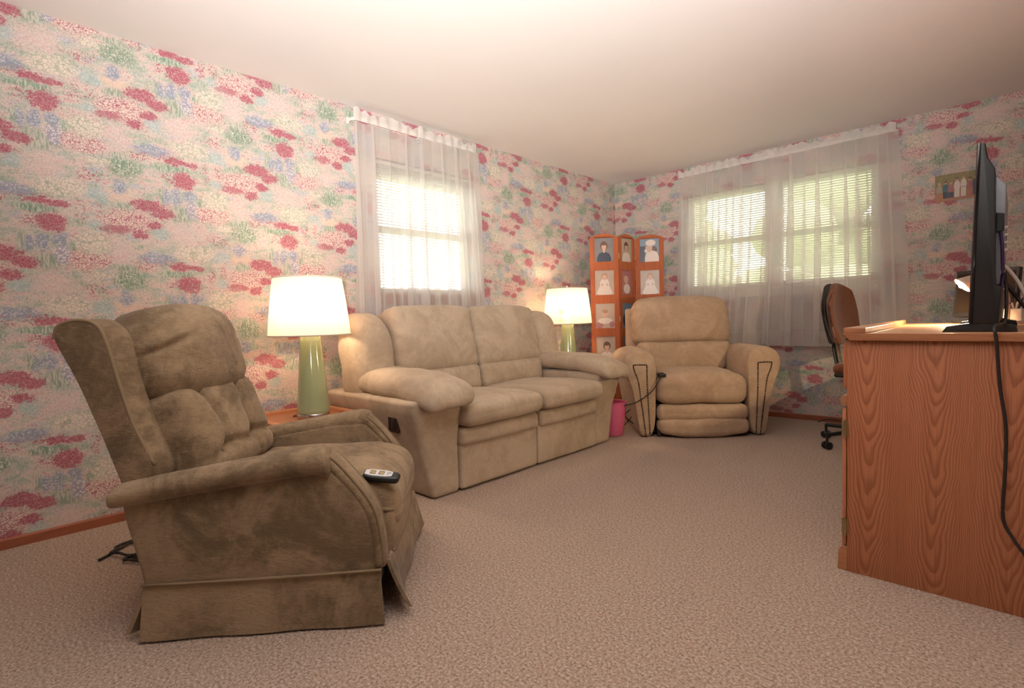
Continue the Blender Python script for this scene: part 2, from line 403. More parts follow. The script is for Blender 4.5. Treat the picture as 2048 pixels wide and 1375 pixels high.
M_cord = plain('dark_cord', (.018, .012, .010), .5)
M_brown_pl = plain('brown_plastic', (.05, .022, .015), .3)
M_chrome = plain('brushed_steel', (.62, .60, .57), .25, 1)
M_brass = plain('antique_brass', (.40, .30, .17), .3, 1)
M_remote_w = plain('pale_grey_plastic', (.62, .62, .60), .4)
M_cable_w = plain('white_cable', (.72, .66, .56), .5)
M_pink = plain('pink_plastic', (.72, .15, .29), .35)
M_chairfab = fabric('rust_brown_weave', (.15, .052, .026), (.20, .072, .036), 5, 300, .3, .2)
M_tan_pl = plain('beige_plastic', (.55, .42, .31), .4)
M_cup = plain('cream_plastic', (.78, .70, .60), .4)
M_paper = plain('ivory_card', (.72, .62, .52), .6)

def mk_lampglass():
    t = NT('celadon_glaze'); sep = t.new('ShaderNodeSeparateXYZ'); t.l.new(t.obj(), sep.inputs[0])
    c = t.mix(t.noise(t.obj(), 3, 2).outputs[0], (.36, .43, .23), (.40, .46, .25))
    return t.done(t.pbsdf(c, .12, coat=.6, spec=.6))
M_lamp = mk_lampglass()
def mk_shade():
    t = NT('linen_shade'); o = t.obj()
    w = t.noise(t.mapping(o, (1, 1, .35)), 260, 2)
    c = t.mix(w.outputs[0], (.70, .57, .45), (.76, .64, .51))
    d = t.new('ShaderNodeBsdfDiffuse'); t.put(d.inputs[0], c)
    tr = t.new('ShaderNodeBsdfTranslucent'); t.put(tr.inputs[0], c)
    m = t.new('ShaderNodeMixShader'); m.inputs[0].default_value = .55
    t.l.new(d.outputs[0], m.inputs[1]); t.l.new(tr.outputs[0], m.inputs[2])
    return t.done(m.outputs[0])
M_shade = mk_shade()
def mk_wrap():
    t = NT('clear_wrap'); tr = t.new('ShaderNodeBsdfTransparent'); g = t.new('ShaderNodeBsdfGlossy'); g.inputs['Roughness'].default_value = .12
    t.l.new(t.bump(t.noise(t.obj(), 22, 3).outputs[0], .6, .02), g.inputs['Normal'])
    m = t.new('ShaderNodeMixShader'); m.inputs[0].default_value = .07
    t.l.new(tr.outputs[0], m.inputs[1]); t.l.new(g.outputs[0], m.inputs[2]); return t.done(m.outputs[0])
M_wrap = mk_wrap()
def mk_bulb():
    t = NT('lit_bulb'); e = t.new('ShaderNodeEmission'); t.put(e.inputs[0], t.mix(t.noise(t.obj(), 9, 1).outputs[0], (1, .73, .47), (1, .76, .51))); e.inputs[1].default_value = W_LAMP
    return t.done(e.outputs[0])
M_bulb = mk_bulb()
def mk_sheer(name, opac, colr):
    t = NT(name); o = t.obj()
    wv = t.noise(t.mapping(o, (1, 1, .12)), 300, 2)
    f = t.math('ADD', t.math('MULTIPLY', t.math('SUBTRACT', wv.outputs[0], .5), .12), opac)
    tr = t.new('ShaderNodeBsdfTransparent'); d = t.new('ShaderNodeBsdfDiffuse'); l = t.new('ShaderNodeBsdfTranslucent')
    d.inputs[0].default_value = (*colr, 1); l.inputs[0].default_value = (*colr, 1)
    m1 = t.new('ShaderNodeMixShader'); m1.inputs[0].default_value = .5
    t.l.new(d.outputs[0], m1.inputs[1]); t.l.new(l.outputs[0], m1.inputs[2])
    m = t.new('ShaderNodeMixShader'); t.l.new(f, m.inputs[0]); t.l.new(tr.outputs[0], m.inputs[1]); t.l.new(m1.outputs[0], m.inputs[2])
    return t.done(m.outputs[0])
M_sheer = mk_sheer('sheer_voile', .54, (.84, .80, .77))
M_hem = mk_sheer('sheer_hem', .70, (.80, .76, .73))
M_head = mk_sheer('sheer_heading', .92, (.90, .87, .84))
def mk_pane():
    t = NT('window_glass'); tr = t.new('ShaderNodeBsdfTransparent'); g = t.new('ShaderNodeBsdfGlossy'); g.inputs['Roughness'].default_value = .03
    tr.inputs[0].default_value = (.94, .96, .95, 1)
    m = t.new('ShaderNodeMixShader'); t.put(m.inputs[0], t.math('ADD', t.math('MULTIPLY', t.noise(t.obj(), 2, 1).outputs[0], .02), .05))
    t.l.new(tr.outputs[0], m.inputs[1]); t.l.new(g.outputs[0], m.inputs[2]); return t.done(m.outputs[0])
M_pane = mk_pane()

# ------------------------------------------------------------------ room shell
H = 2.4; XR = 4.1; YB = 5.061; YF = -1.6; TH = .12
def grid_wall(name, axis, fixed, sgn, u0, u1, holes, mat):
    """wall slab with window holes; axis 'y': spans y at x=fixed, axis 'x': spans x at y=fixed"""
    bm = nb(); us = sorted({u0, u1, *[h[0] for h in holes], *[h[1] for h in holes]}); zs = sorted({0, H, *[h[2] for h in holes], *[h[3] for h in holes]})
    for a, b in zip(us, us[1:]):
        for c, d in zip(zs, zs[1:]):
            m = ((a + b) / 2, (c + d) / 2)
            if any(h[0] < m[0] < h[1] and h[2] < m[1] < h[3] for h in holes): continue
            if axis == 'y': box(bm, (fixed, a, c), (fixed + sgn * TH, b, d))
            else: box(bm, (a, fixed, c), (b, fixed + sgn * TH, d))
    bmesh.ops.remove_doubles(bm, verts=bm.verts, dist=1e-5)
    # drop the inner faces between slabs
    seen = {}
    for f in bm.faces: seen.setdefault(tuple(round(x, 4) for x in f.calc_center_median()), []).append(f)
    bmesh.ops.delete(bm, geom=[f for L in seen.values() if len(L) > 1 for f in L], context='FACES_ONLY')
    uvl = bm.loops.layers.uv.new('UVMap')
    for f in bm.faces:
        for l in f.loops: l[uvl].uv = (l.vert.co.y if axis == 'y' else l.vert.co.x, l.vert.co.z)
    return tag(put(name, bm, mat, smooth=0), kind='structure')
W1 = (2.03, 2.93, 1.16, 2.10)
W2 = (.83, 1.60, 1.18, 2.11); W3 = (1.67, 2.41, 1.18, 2.11)
grid_wall('wall_left', 'y', 0, -1, YF, YB + TH, [W1], M_wall_l)
grid_wall('wall_back', 'x', YB, 1, 0, XR, [W2, W3], M_wall_b)
grid_wall('wall_right', 'y', XR, 1, YF, YB + TH, [], M_wall_l)
grid_wall('wall_front', 'x', YF, -1, -TH, XR + TH, [], M_wall_b)
bm = nb(); box(bm, (-TH, YF - TH, -.1), (XR + TH, YB + TH, 0)); tag(put('floor', bm, M_carpet, smooth=0), kind='structure')
bm = nb(); box(bm, (-TH, YF - TH, H), (XR + TH, YB + TH, H + .1)); tag(put('ceiling', bm, M_ceil, smooth=0), kind='structure')
for nm, poly, plane, t0, t1 in (('baseboard_left', [(0, 0), (.014, 0), (.014, .040), (.006, .047), (0, .047)], 'xz', YF, YB),
                                ('baseboard_back', [(YB, 0), (YB - .014, 0), (YB - .014, .040), (YB - .006, .047), (YB, .047)], 'yz', .014, XR)):
    bm = nb(); prism(bm, poly, plane, t0, t1); tag(put(nm, bm, M_base, smooth=0), kind='structure')

# windows: frames, sashes, panes
def window(name, axis, w, head=.05):
    u0, u1, z0, z1 = w
    def B(bm, a, b, d0, d1, c, d, bev=.004):
        if axis == 'y': box(bm, (-d0, a, c), (-d1, b, d), bev=bev)
        else: box(bm, (a, YB + d0, c), (b, YB + d1, d), bev=bev)
    e = bpy.data.objects.new(name, None); col.objects.link(e)
    e.location = (0, (u0 + u1) / 2, z0) if axis == 'y' else ((u0 + u1) / 2, YB, z0); tag(e, kind='structure')
    bm = nb()
    for a, b, c, d in ((u0, u0 + .045, z0, z1), (u1 - .045, u1, z0, z1), (u0 + .045, u1 - .045, z1 - head, z1), (u0 + .045, u1 - .045, z0, z0 + .04)): B(bm, a, b, .05, .12, c, d)
    put('window_frame', bm, M_white, e, 30, True)
    zm = (z0 + z1) / 2 - .01
    bm = nb(); B(bm, u0 + .045, u1 - .045, .06, .10, zm - .025, zm + .025); put('meeting_rail', bm, M_white, e, 30, True)
    for c, d in ((z0 + .04, zm - .025), (zm + .025, z1 - head)):
        bm = nb(); B(bm, u0 + .045, u1 - .045, .078, .083, c, d, 0); put('pane', bm, M_pane, e, 0, True)
    bm = nb(); ov = .05 if axis == 'y' else .033; B(bm, u0 - ov, u1 + ov, -.028, .05, z0 - .022, z0 - .001); B(bm, u0 - .03, u1 + .03, -.012, -.001, z0 - .085, z0 - .022)
    put('window_sill', bm, M_base if axis == 'y' else M_white, e, 30, True)
    return e
window('window_1', 'y', W1, .12); window('window_2', 'x', W2); window('window_3', 'x', W3)
# ------------------------------------------------------------------ blinds
def blind(label, axis, w, tilt):
    u0, u1, z0, z1 = w[0] + .008, w[1] - .008, w[2] + .012, w[3] - .008
    loc = (-.025, (u0 + u1) / 2, z0) if axis == 'y' else ((u0 + u1) / 2, YB + .025, z0)
    t = thing('window_blind', label, 'blind', loc, 0, 'white mini blinds in the windows')
    def V(u, d, z): return Vector((-.025 + d, u, z)) if axis == 'y' else Vector((u, YB + .025 - d, z))
    def slab(bm, a, b, d0, d1, c, d): 
        p, q = V(a, d0, c), V(b, d1, d); box(bm, p, q, bev=.003)
    bm = nb(); slab(bm, u0, u1, -.014, .014, z1 - .028, z1); put('headrail', bm, M_slat, t, 30, True)
    bm = nb(); slab(bm, u0, u1, -.011, .011, z0, z0 + .014); put('bottom_rail', bm, M_slat, t, 30, True)
    bm = nb(); z = z0 + .03; i = 0
    while z < z1 - .035:
        c, s = cos(tilt) * .0125, sin(tilt) * .0125
        prof = [(-c, -s), (0, .0028), (c, s), (0, .0018)]
        loft(bm, [[V(u0 + .004, a, z + b) for a, b in prof], [V(u1 - .004, a, z + b) for a, b in prof]])
        z += .0205
    put('slats', bm, M_slat, t, 30, True)
    bm = nb()
    for f in (.13, .5, .87):
        u = u0 + (u1 - u0) * f; tube(bm, [V(u, .0135, z0 + .01), V(u, .0135, z1 - .03)], .0009, 5, 1); tube(bm, [V(u, -.0135, z0 + .01), V(u, -.0135, z1 - .03)], .0009, 5, 1)
    put('ladder_cord', bm, M_slat, t, 60, True)
    bm = nb(); u = u0 + .09; tube(bm, [V(u, .02, z1 - .02), V(u, .022, z1 - .55)], .0035, 6, 1); put('tilt_wand', bm, M_slat, t, 60, True)
blind('white mini blind behind the sheers above the loveseat', 'y', W1, radians(6))
blind('white mini blind in the left-hand window behind the fawn recliner', 'x', W2, radians(19))
blind('white mini blind in the right-hand window beside the desk', 'x', W3, radians(19))

# ------------------------------------------------------------------ curtains
def curtain(label, axis, a0, a1, b0, b1, ztop, zbot, seed, depth=.075, fold=.155):
    """sheer panel gathered on a rod: spans a0..a1 at the rod and b0..b1 at the hem"""
    rnd = random.Random(seed); L = a1 - a0
    loc = (depth, (a0 + a1) / 2, zbot) if axis == 'y' else ((a0 + a1) / 2, YB - depth, zbot)
    t = thing('sheer_curtain', label, 'curtain', loc)
    n = int(L / .0052); ph = []; p = 0
    for i in range(n + 1):
        ph.append(p); p += 2 * pi * (L / n) / (fold * (.62 + .76 * mnoise.noise((i * L / n * 5.5, seed * 3.1, 0)) ** 2 * 2.4 + .5 * (mnoise.noise((i * L / n * 14, seed, 4)) + .5) * .7))
    amp = [.016 + .036 * abs(mnoise.noise((i * L / n * 7, seed * 1.7, 2))) for i in range(n + 1)]
    def pos(i, z, kind=0):
        s = i / n; f = max(0, (ztop - z) / (ztop - zbot))
        u = a0 + L * s + ((b0 - a0) * (1 - s) + (b1 - a1) * s) * f ** 1.3
        g = min(1, .55 + 1.1 * f)
        if kind == 1: d = .0735 - depth + .005 * sin(ph[i] * 1.7) + .013; u += .0035 * sin(ph[i] * 1.1)
        else:
            q = ph[i] + .35 * sin(3 * f + seed)
            d = amp[i] * g * sin(q) * .72; u += amp[i] * g * 1.5 * sin(2 * q)
        d = max(-depth + .004, d)
        return Vector((depth + d, u, z)) if axis == 'y' else Vector((u, YB - depth - d, z))
    def sheet(zs, kind=0, doff=0):
        bm = nb(); rows = [[bm.verts.new(pos(i, z, kind)) for i in range(n + 1)] for z in zs]
        for A, B in zip(rows, rows[1:]):
            for i in range(n): bm.faces.new((A[i], A[i + 1], B[i + 1], B[i]))
        return bm
    zh = zbot + .125
    put('drop', sheet([ztop - .012 - (ztop - .012 - zh) * k / 14 for k in range(15)]), M_sheer, t, 180, True)
    put('hem', sheet([zh, zh - .06, zbot]), M_hem, t, 180, True)
    put('rod_pocket', sheet([ztop + .016, ztop + .006, ztop - .004, ztop - .014], 1), M_head, t, 180, True)
    bm = nb(); rows = []
    for k, z in enumerate((ztop + .016, ztop + .034, ztop + .052)):
        rows.append([bm.verts.new(pos(i, z + ((.011 * sin(ph[i] * .45 + seed) + .009 * sin(ph[i] * 1.9)) if k == 2 else 0), 1) + (Vector((1, 0, 0)) if axis == 'y' else Vector((0, -1, 0))) * (.006 * sin(ph[i] * 1.3) * k / 2)) for i in range(n + 1)])
    for A, B in zip(rows, rows[1:]):
        for i in range(n): bm.faces.new((A[i], A[i + 1], B[i + 1], B[i]))
    put('ruffle', bm, M_head, t, 180, True)
    return t
curtain('left sheer panel over the window above the loveseat', 'y', 1.835, 2.40, 1.80, 2.37, 2.295, .655, 1, .056)
curtain('right sheer panel over the window above the loveseat', 'y', 2.35, 2.915, 2.33, 2.985, 2.295, .655, 2, .092)
curtain('left sheer panel of the wide window, behind the fawn recliner', 'x', .785, 1.70, .745, 1.60, 2.305, .655, 3, .056)
curtain('right sheer panel of the wide window, behind the office chair', 'x', 1.62, 2.54, 1.58, 2.62, 2.305, .65, 4, .092)
def rod(label, axis, a0, a1, z, depth=.0735, hook=None):
    loc = (0, a0, z) if axis == 'y' else (a0, YB, z)
    t = thing('curtain_rod', label, 'curtain rod', loc)
    V = (lambda u, d, zz: Vector((d, u, zz))) if axis == 'y' else (lambda u, d, zz: Vector((u, YB - d, zz)))
    bm = nb(); tube(bm, [V(a0, .0, z), V(a0, depth - .02, z), V(a0 + .02, depth, z), V(a1 - .02, depth, z), V(a1, depth - .02, z), V(a1, 0, z)], .0105, 8, 1, flat=(.45, 1)); put('rod', bm, M_white, t, 60, True)
    for u in ([a0, a1] + ([hook] if hook else [])):
        bm = nb(); p, q = V(u - .009, .0, z - .02), V(u + .009, .010 if u != hook else .06, z + (.02 if u != hook else .075)); box(bm, p, q if u != hook else V(u + .006, .008, z + .085), bev=.002)
        if u == hook: box(bm, V(u - .006, 0, z - .004), V(u + .006, depth, z + .004))
        put('bracket', bm, M_white, t, 40, True)
rod('white curtain rod over the window above the loveseat', 'y', 1.838, 2.912, 2.296)
rod('long white curtain rod over the wide window with centre bracket', 'x', .788, 2.537, 2.306, hook=1.83)
def charm(label, c, seed):
    t = thing('glass_charm', label, 'ornament', c)
    bm = nb(); tube(bm, [(0, 0, .03), (0, 0, 0)], .0008, 5, 1); put('thread', bm, M_cable_w, t)
    bm = nb()
    for a in range(6): ball(bm, (0.004, .013 * cos(a * pi / 3) if seed == 1 else 0, -.014 + .013 * sin(a * pi / 3)), .0075, 1, 1, 1, 1) if seed == 1 else ball(bm, (.013 * cos(a * pi / 3), -.004, -.014 + .013 * sin(a * pi / 3)), .0075, 1, 1, 1, 1)
    tg = NT('cut_glass'); g = tg.pbsdf(tg.mix(tg.noise(tg.obj(), 90, 1).outputs[0], (.8, .82, .85), (.95, .95, .95)), .05, trans=.6)
    put('pendant', bm, tg.done(g), t, 0)
charm('small clear glass flower charm hanging from the rod above the loveseat', (.105, 2.337, 2.262), 1)
charm('small clear glass flower charm hanging from the rod behind the fawn recliner', (1.195, YB - .105, 2.255), 2)

# ------------------------------------------------------------------ olive rocker recliner (nearest the camera)
def plush_chair():
    t = thing('recliner', 'olive brown plush wing recliner with skirt, nearest chair, beside the left wall', 'armchair', (1.29, .874, 0), radians(-41.6))
    for s in (1, -1):
        # upholstered side wall
        bm = nb()
        prism(bm, [(-.385, .13), (-.40, .22), (-.435, .38), (-.445, .455), (-.20, .49), (.02, .525), (.165, .525), (.25, .44), (.30, .36), (.315, .27), (.322, .13)], 'yz', s * .275, s * .372, .022)
        put('side_panel', bm, M_plush, t)
        # rolled arm top
        bm = nb(); P = smoothpts([(-.462, .452), (-.40, .462), (-.20, .490), (.0, .517), (.13, .533), (.185, .520)], 5)
        loops = []
        for i, q in enumerate(P):
            f = i / (len(P) - 1); e = min(1, f / .05 + .25) * min(1, (1 - f) / .08 + .45)
            hw = .064 * e; hh = (.028 + .014 * f) * e
            loops.append([(s * (.338 + .004 * cos(a)) + hw * cos(a), q[0] if len(q) < 3 else q.x, q.y + hh * sin(a) - (.012 if sin(a) < 0 else 0)) for a in [2 * pi * k / 18 for k in range(18)]])
        loft(bm, loops); put('arm_roll', bm, M_plush, t, 180)
        # padded strip running down the front of the arm, between two cords
        bm = nb(); F = smoothpts([(.150, .548), (.19, .520), (.25, .448), (.302, .368), (.322, .28), (.330, .178)], 5)
        loops = []
        for i, q in enumerate(F):
            d = (F[min(i + 1, len(F) - 1)] - F[max(i - 1, 0)]).normalized(); nx, nz = -d.y, d.x
            if nx < 0: nx, nz = -nx, -nz
            hw = .048; L = []
            for k in range(14):
                a = 2 * pi * k / 14
                L.append((s * .325 + hw * cos(a), q.x - .012 + nx * .026 * sin(a), q.y + nz * .026 * sin(a)))
            loops.append(L)
        loft(bm, loops); fb = put('arm_front', bm, M_plush, t, 180)
        for off in (-.036, .036):
            bm = nb(); tube(bm, [(s * .325 + off, q.x + .006, q.y + .006) for q in F[2:]], .0052, 8, 1); put('piping', bm, M_plush_pipe, fb, 180)
        # wing of the back
        inner = [(-.44, .455), (-.50, .62), (-.565, .80), (-.618, .93), (-.59, .972), (-.52, .990), (-.468, .970), (-.432, .91), (-.415, .80), (-.380, .66), (-.330, .53), (-.35, .47)]
        outer = [(-.44, .455), (-.50, .62), (-.565, .80), (-.622, .935), (-.605, .972), (-.55, .986), (-.495, .968), (-.470, .90), (-.447, .80), (-.410, .66), (-.355, .53), (-.375, .475)]
        def shr(L, f):
            cy, cz = sum(p[0] for p in L) / len(L), sum(p[1] for p in L) / len(L); o_ = []
            for p, q_ in zip(L, L[1:] + L[:1]): o_.append(p)
            return [(p[0] + (cy - p[0]) / max(1e-6, math.hypot(cy - p[0], cz - p[1])) * f, p[1] + (cz - p[1]) / max(1e-6, math.hypot(cy - p[0], cz - p[1])) * f) for p in o_]
        mixl = lambda A, B, f, dz=0: [(p[0] * (1 - f) + q_[0] * f, p[1] * (1 - f) + q_[1] * f) for p, q_ in zip(A, B)]
        bm = nb(); loops = []
        for x_, L in ((.336, shr(outer, .016)), (.334, shr(outer, .004)), (.328, outer), (.312, mixl(outer, inner, .45)), (.29, mixl(outer, inner, .82)), (.268, inner), (.252, shr(inner, .012)), (.246, shr(inner, .03))):
            Q = smoothpts([(p[0], p[1], 0) for p in L], 3, True)
            loops.append([(s * x_, q_.x, q_.y) for q_ in Q])
        loft(bm, loops)
        wg = put('wing', bm, M_plush, t)
        bm = nb(); tube(bm, [(s * .330, a, b) for a, b in [(-.622, .93), (-.607, .970), (-.55, .985), (-.498, .967), (-.472, .90), (-.449, .80), (-.412, .66), (-.357, .532)]], .0062, 8, 5); put('piping', bm, M_plush_pipe, wg, 180)
    # shell of the back
    bm = nb(); prism(bm, [(-.43, .18), (-.50, .47), (-.60, .80), (-.632, .93), (-.60, .985), (-.55, .97), (-.47, .60), (-.38, .30), (-.36, .18)], 'yz', -.28, .28, .02); put('back_shell', bm, M_plush, t)
    # head pillow: one fat roll, gathered at its ends
    def hw(p, q):
        end = abs(q.x) ** 6
        p.z *= 1 - .16 * end; p.y += .035 * (1 - q.x ** 2) * (q.y > -.2)
        p.z += .020 * (1 - q.x ** 2) * (q.z > 0)
        g = max(0, abs(q.x) - .62)
        p.y += .012 * sin(q.z * 9 + 1.3 * sin(q.x * 5)) * g * 2 * (1 if q.y > -.3 else 0)
        e = max(0, min(1, (q.x - .55) / .30)) + .6 * max(0, min(1, (-q.x - .55) / .35))
        for zc, sl in ((.86, .2), (.55, .35), (.20, .3)):
            v = exp(-((q.z - zc + sl * (abs(q.x) - .8)) / .085) ** 2) * e
            p.y -= .022 * v * (q.y > -.2); p.z -= .014 * v * max(0, q.z)
        return p
    bm = nb(); rbox(bm, (0, -.440, .842), (.540, .26, .335), .105, hw, Matrix.Rotation(radians(13), 3, 'X'), n=28, k=6, wob=.006, wf=8); put('head_pillow', bm, M_plush, t, 180)
    # buttoned lower back with three channels
    def bw(p, q):
        if q.y > -.2:
            cx = .093 + .035 * (q.z - .1) ** 2 + .02 * max(0, q.z)
            g = exp(-((abs(p.x - .045) - cx) / .012) ** 2) * (1 if q.z > -.38 else .35)
            hline = exp(-((q.z + .36 + .10 * (1 - min(1, abs(q.x) * 3)) + .25 * max(0, abs(q.x) - .35)) / .09) ** 2) * (1 if abs(p.x) < .2 else .55)
            btn = sum(exp(-(((p.x - a) / .026) ** 2 + ((q.z + .38) / .15) ** 2)) for a in (-.053, .143))
            bulge = .030 * (1 - min(1, abs(q.x)) ** 4) * (1 - .4 * abs(q.z) ** 2)
            p.y += (bulge - .036 * g - .020 * hline - .026 * btn) * min(1, (q.y + .2) / .8)
        return p
    bm = nb(); rbox(bm, (0, -.345, .575), (.536, .20, .34), .055, bw, Matrix.Rotation(radians(18), 3, 'X'), n=34, k=3, wob=.004, wf=9); bp = put('back_cushion', bm, M_plush, t, 180)
    bm = nb()
    bm.free()
    for a in (-.053, .143):
        bm = nb(); ball(bm, (a, -.235, .520), .011, 1, .6, 1); put('button', bm, M_plush_pipe, bp, 180)
    # seat, crowned, with a corded front edge
    def sw(p, q):
        if q.z > 0: p.z += .022 * (1 - q.x ** 2) * (1 - q.y ** 2)
        if q.y > .5: p.z -= .050 * (q.y - .5) ** 2 * 4
        return p
    bm = nb(); rbox(bm, (0, .070, .368), (.535, .61, .155), .05, sw, n=12, k=4, wob=.004, wf=7); st = put('seat_cushion', bm, M_plush, t, 180)
    bm = nb(); tube(bm, [(-.266, .25, .352), (-.258, .352, .325), (-.1, .374, .318), (.1, .374, .318), (.258, .352, .325), (.266, .25, .352)], .006, 8, 5); put('piping', bm, M_plush_pipe, st, 180)
    # front board below the seat
    bm = nb(); rbox(bm, (0, .300, .235), (.545, .12, .21), .03, lambda p, q: Vector((p.x, p.y + .012 * (1 - q.x ** 2) * (q.y > 0) - .02 * (q.z < 0) * abs(q.z), p.z)), n=8); fp = put('front_board', bm, M_plush, t, 180)
    bm = nb(); tube(bm, [(-.27, .352, .190), (0, .364, .186), (.27, .352, .190)], .0048, 8, 4); put('piping', bm, M_plush_pipe, fp, 180)
    # skirt: four flat panels, corners kicked out
    def skirt(p0, p1, outv, ztop, zbot, flare, k0=0, k1=0):
        bm = nb(); nu, nv = 22, 8; a, b, o = Vector(p0), Vector(p1), Vector(outv); d = (b - a).normalized()
        g = [[], []]
        for lay in (0, 1):
            for j in range(nv + 1):
                f = j / nv; row = []
                for i in range(nu + 1):
                    s = i / nu; p = a.lerp(b, s); e = k0 * max(0, 1 - s / .22) ** 1.6 + k1 * max(0, (s - .78) / .22) ** 1.6
                    q = p + o * (flare * f + e * f ** 1.4 * .9 - lay * .012 + .003 * sin(s * 17) * f) - d * (.012 * f if s < .5 else -.012 * f) * (1 - 0)
                    row.append(bm.verts.new((q.x, q.y, ztop + (zbot + (e * .25 if e else 0) - ztop) * f)))
                g[lay].append(row)
        for lay in (0, 1):
            for A, B in zip(g[lay], g[lay][1:]):
                for i in range(nu): bm.faces.new((A[i], A[i + 1], B[i + 1], B[i]))
        for j in range(nv):
            for i in (0, nu): bm.faces.new((g[0][j][i], g[0][j + 1][i], g[1][j + 1][i], g[1][j][i]))
        for i in range(nu):
            for j in (0, nv): bm.faces.new((g[0][j][i], g[0][j][i + 1], g[1][j][i + 1], g[1][j][i]))
        put('skirt_panel', bm, M_plush, t, 60)
    for s in (1, -1):
        skirt((s * .374, -.385, 0), (s * .374, .322, 0), (s, 0, 0), .176, .008, .014, .006, .006)
        bm = nb(); tube(bm, [(s * .380, -.388, .177), (s * .382, 0, .175), (s * .380, .33, .178)], .0045, 8, 3); put('skirt_cord', bm, M_plush_pipe, t, 180)
    skirt((-.36, .356, 0), (.335, .350, 0), (0, 1, 0), .188, .022, .020, .02, .055)
    skirt((-.35, -.392, 0), (.362, -.392, 0), (0, -1, 0), .176, .012, .012, .03, .05)
    bm = nb(); box(bm, (-.27, -.36, .03), (.27, .30, .30), bev=.01); put('base_frame', bm, M_blackm, t, 30)
    global OLIVE; OLIVE = t
    # remote with its pale keypad, lying on the seat corner
    R = Matrix.Translation((1.29, .874, 0)) @ Matrix.Rotation(radians(-41.6), 4, 'Z')
    p = R @ Vector((.248, .318, .426))
    r = thing('handheld_remote', 'black lift control with pale keypad on the seat of the olive recliner', 'remote control', p, radians(38))
    r.rotation_euler = (radians(20), radians(6), radians(40)); r.scale = (.98, .98, .98)
    bm = nb(); rbox(bm, (0, 0, .012), (.128, .050, .026), .0125, lambda q, n: Vector((q.x * (1 - .0 * n.y), q.y * (1 - .25 * n.x ** 4), q.z)), n=8, k=4); put('body', bm, M_black, r, 180)
    bm = nb(); rbox(bm, (-.008, 0, .0255), (.095, .034, .004), .0019, lambda q, n: Vector((q.x, q.y * (1 - .35 * n.x ** 4), q.z)), n=6, k=2); kp = put('keypad', bm, M_remote_w, r, 180)
    for dx in (-.028, .002):
        bm = nb(); rbox(bm, (dx, 0, .0275), (.020, .017, .006), .002, n=2, k=2); put('button', bm, M_brass, kp, 180)
    bm = nb()
    for i, (dx, dy) in enumerate(((.022, .005), (.027, .0), (.022, -.005), (.031, .004))): box(bm, (dx - .0015, dy - .0012, .0274), (dx + .003, dy + .0012, .0279))
    put('marking', bm, M_blackm, kp, 0)
plush_chair()

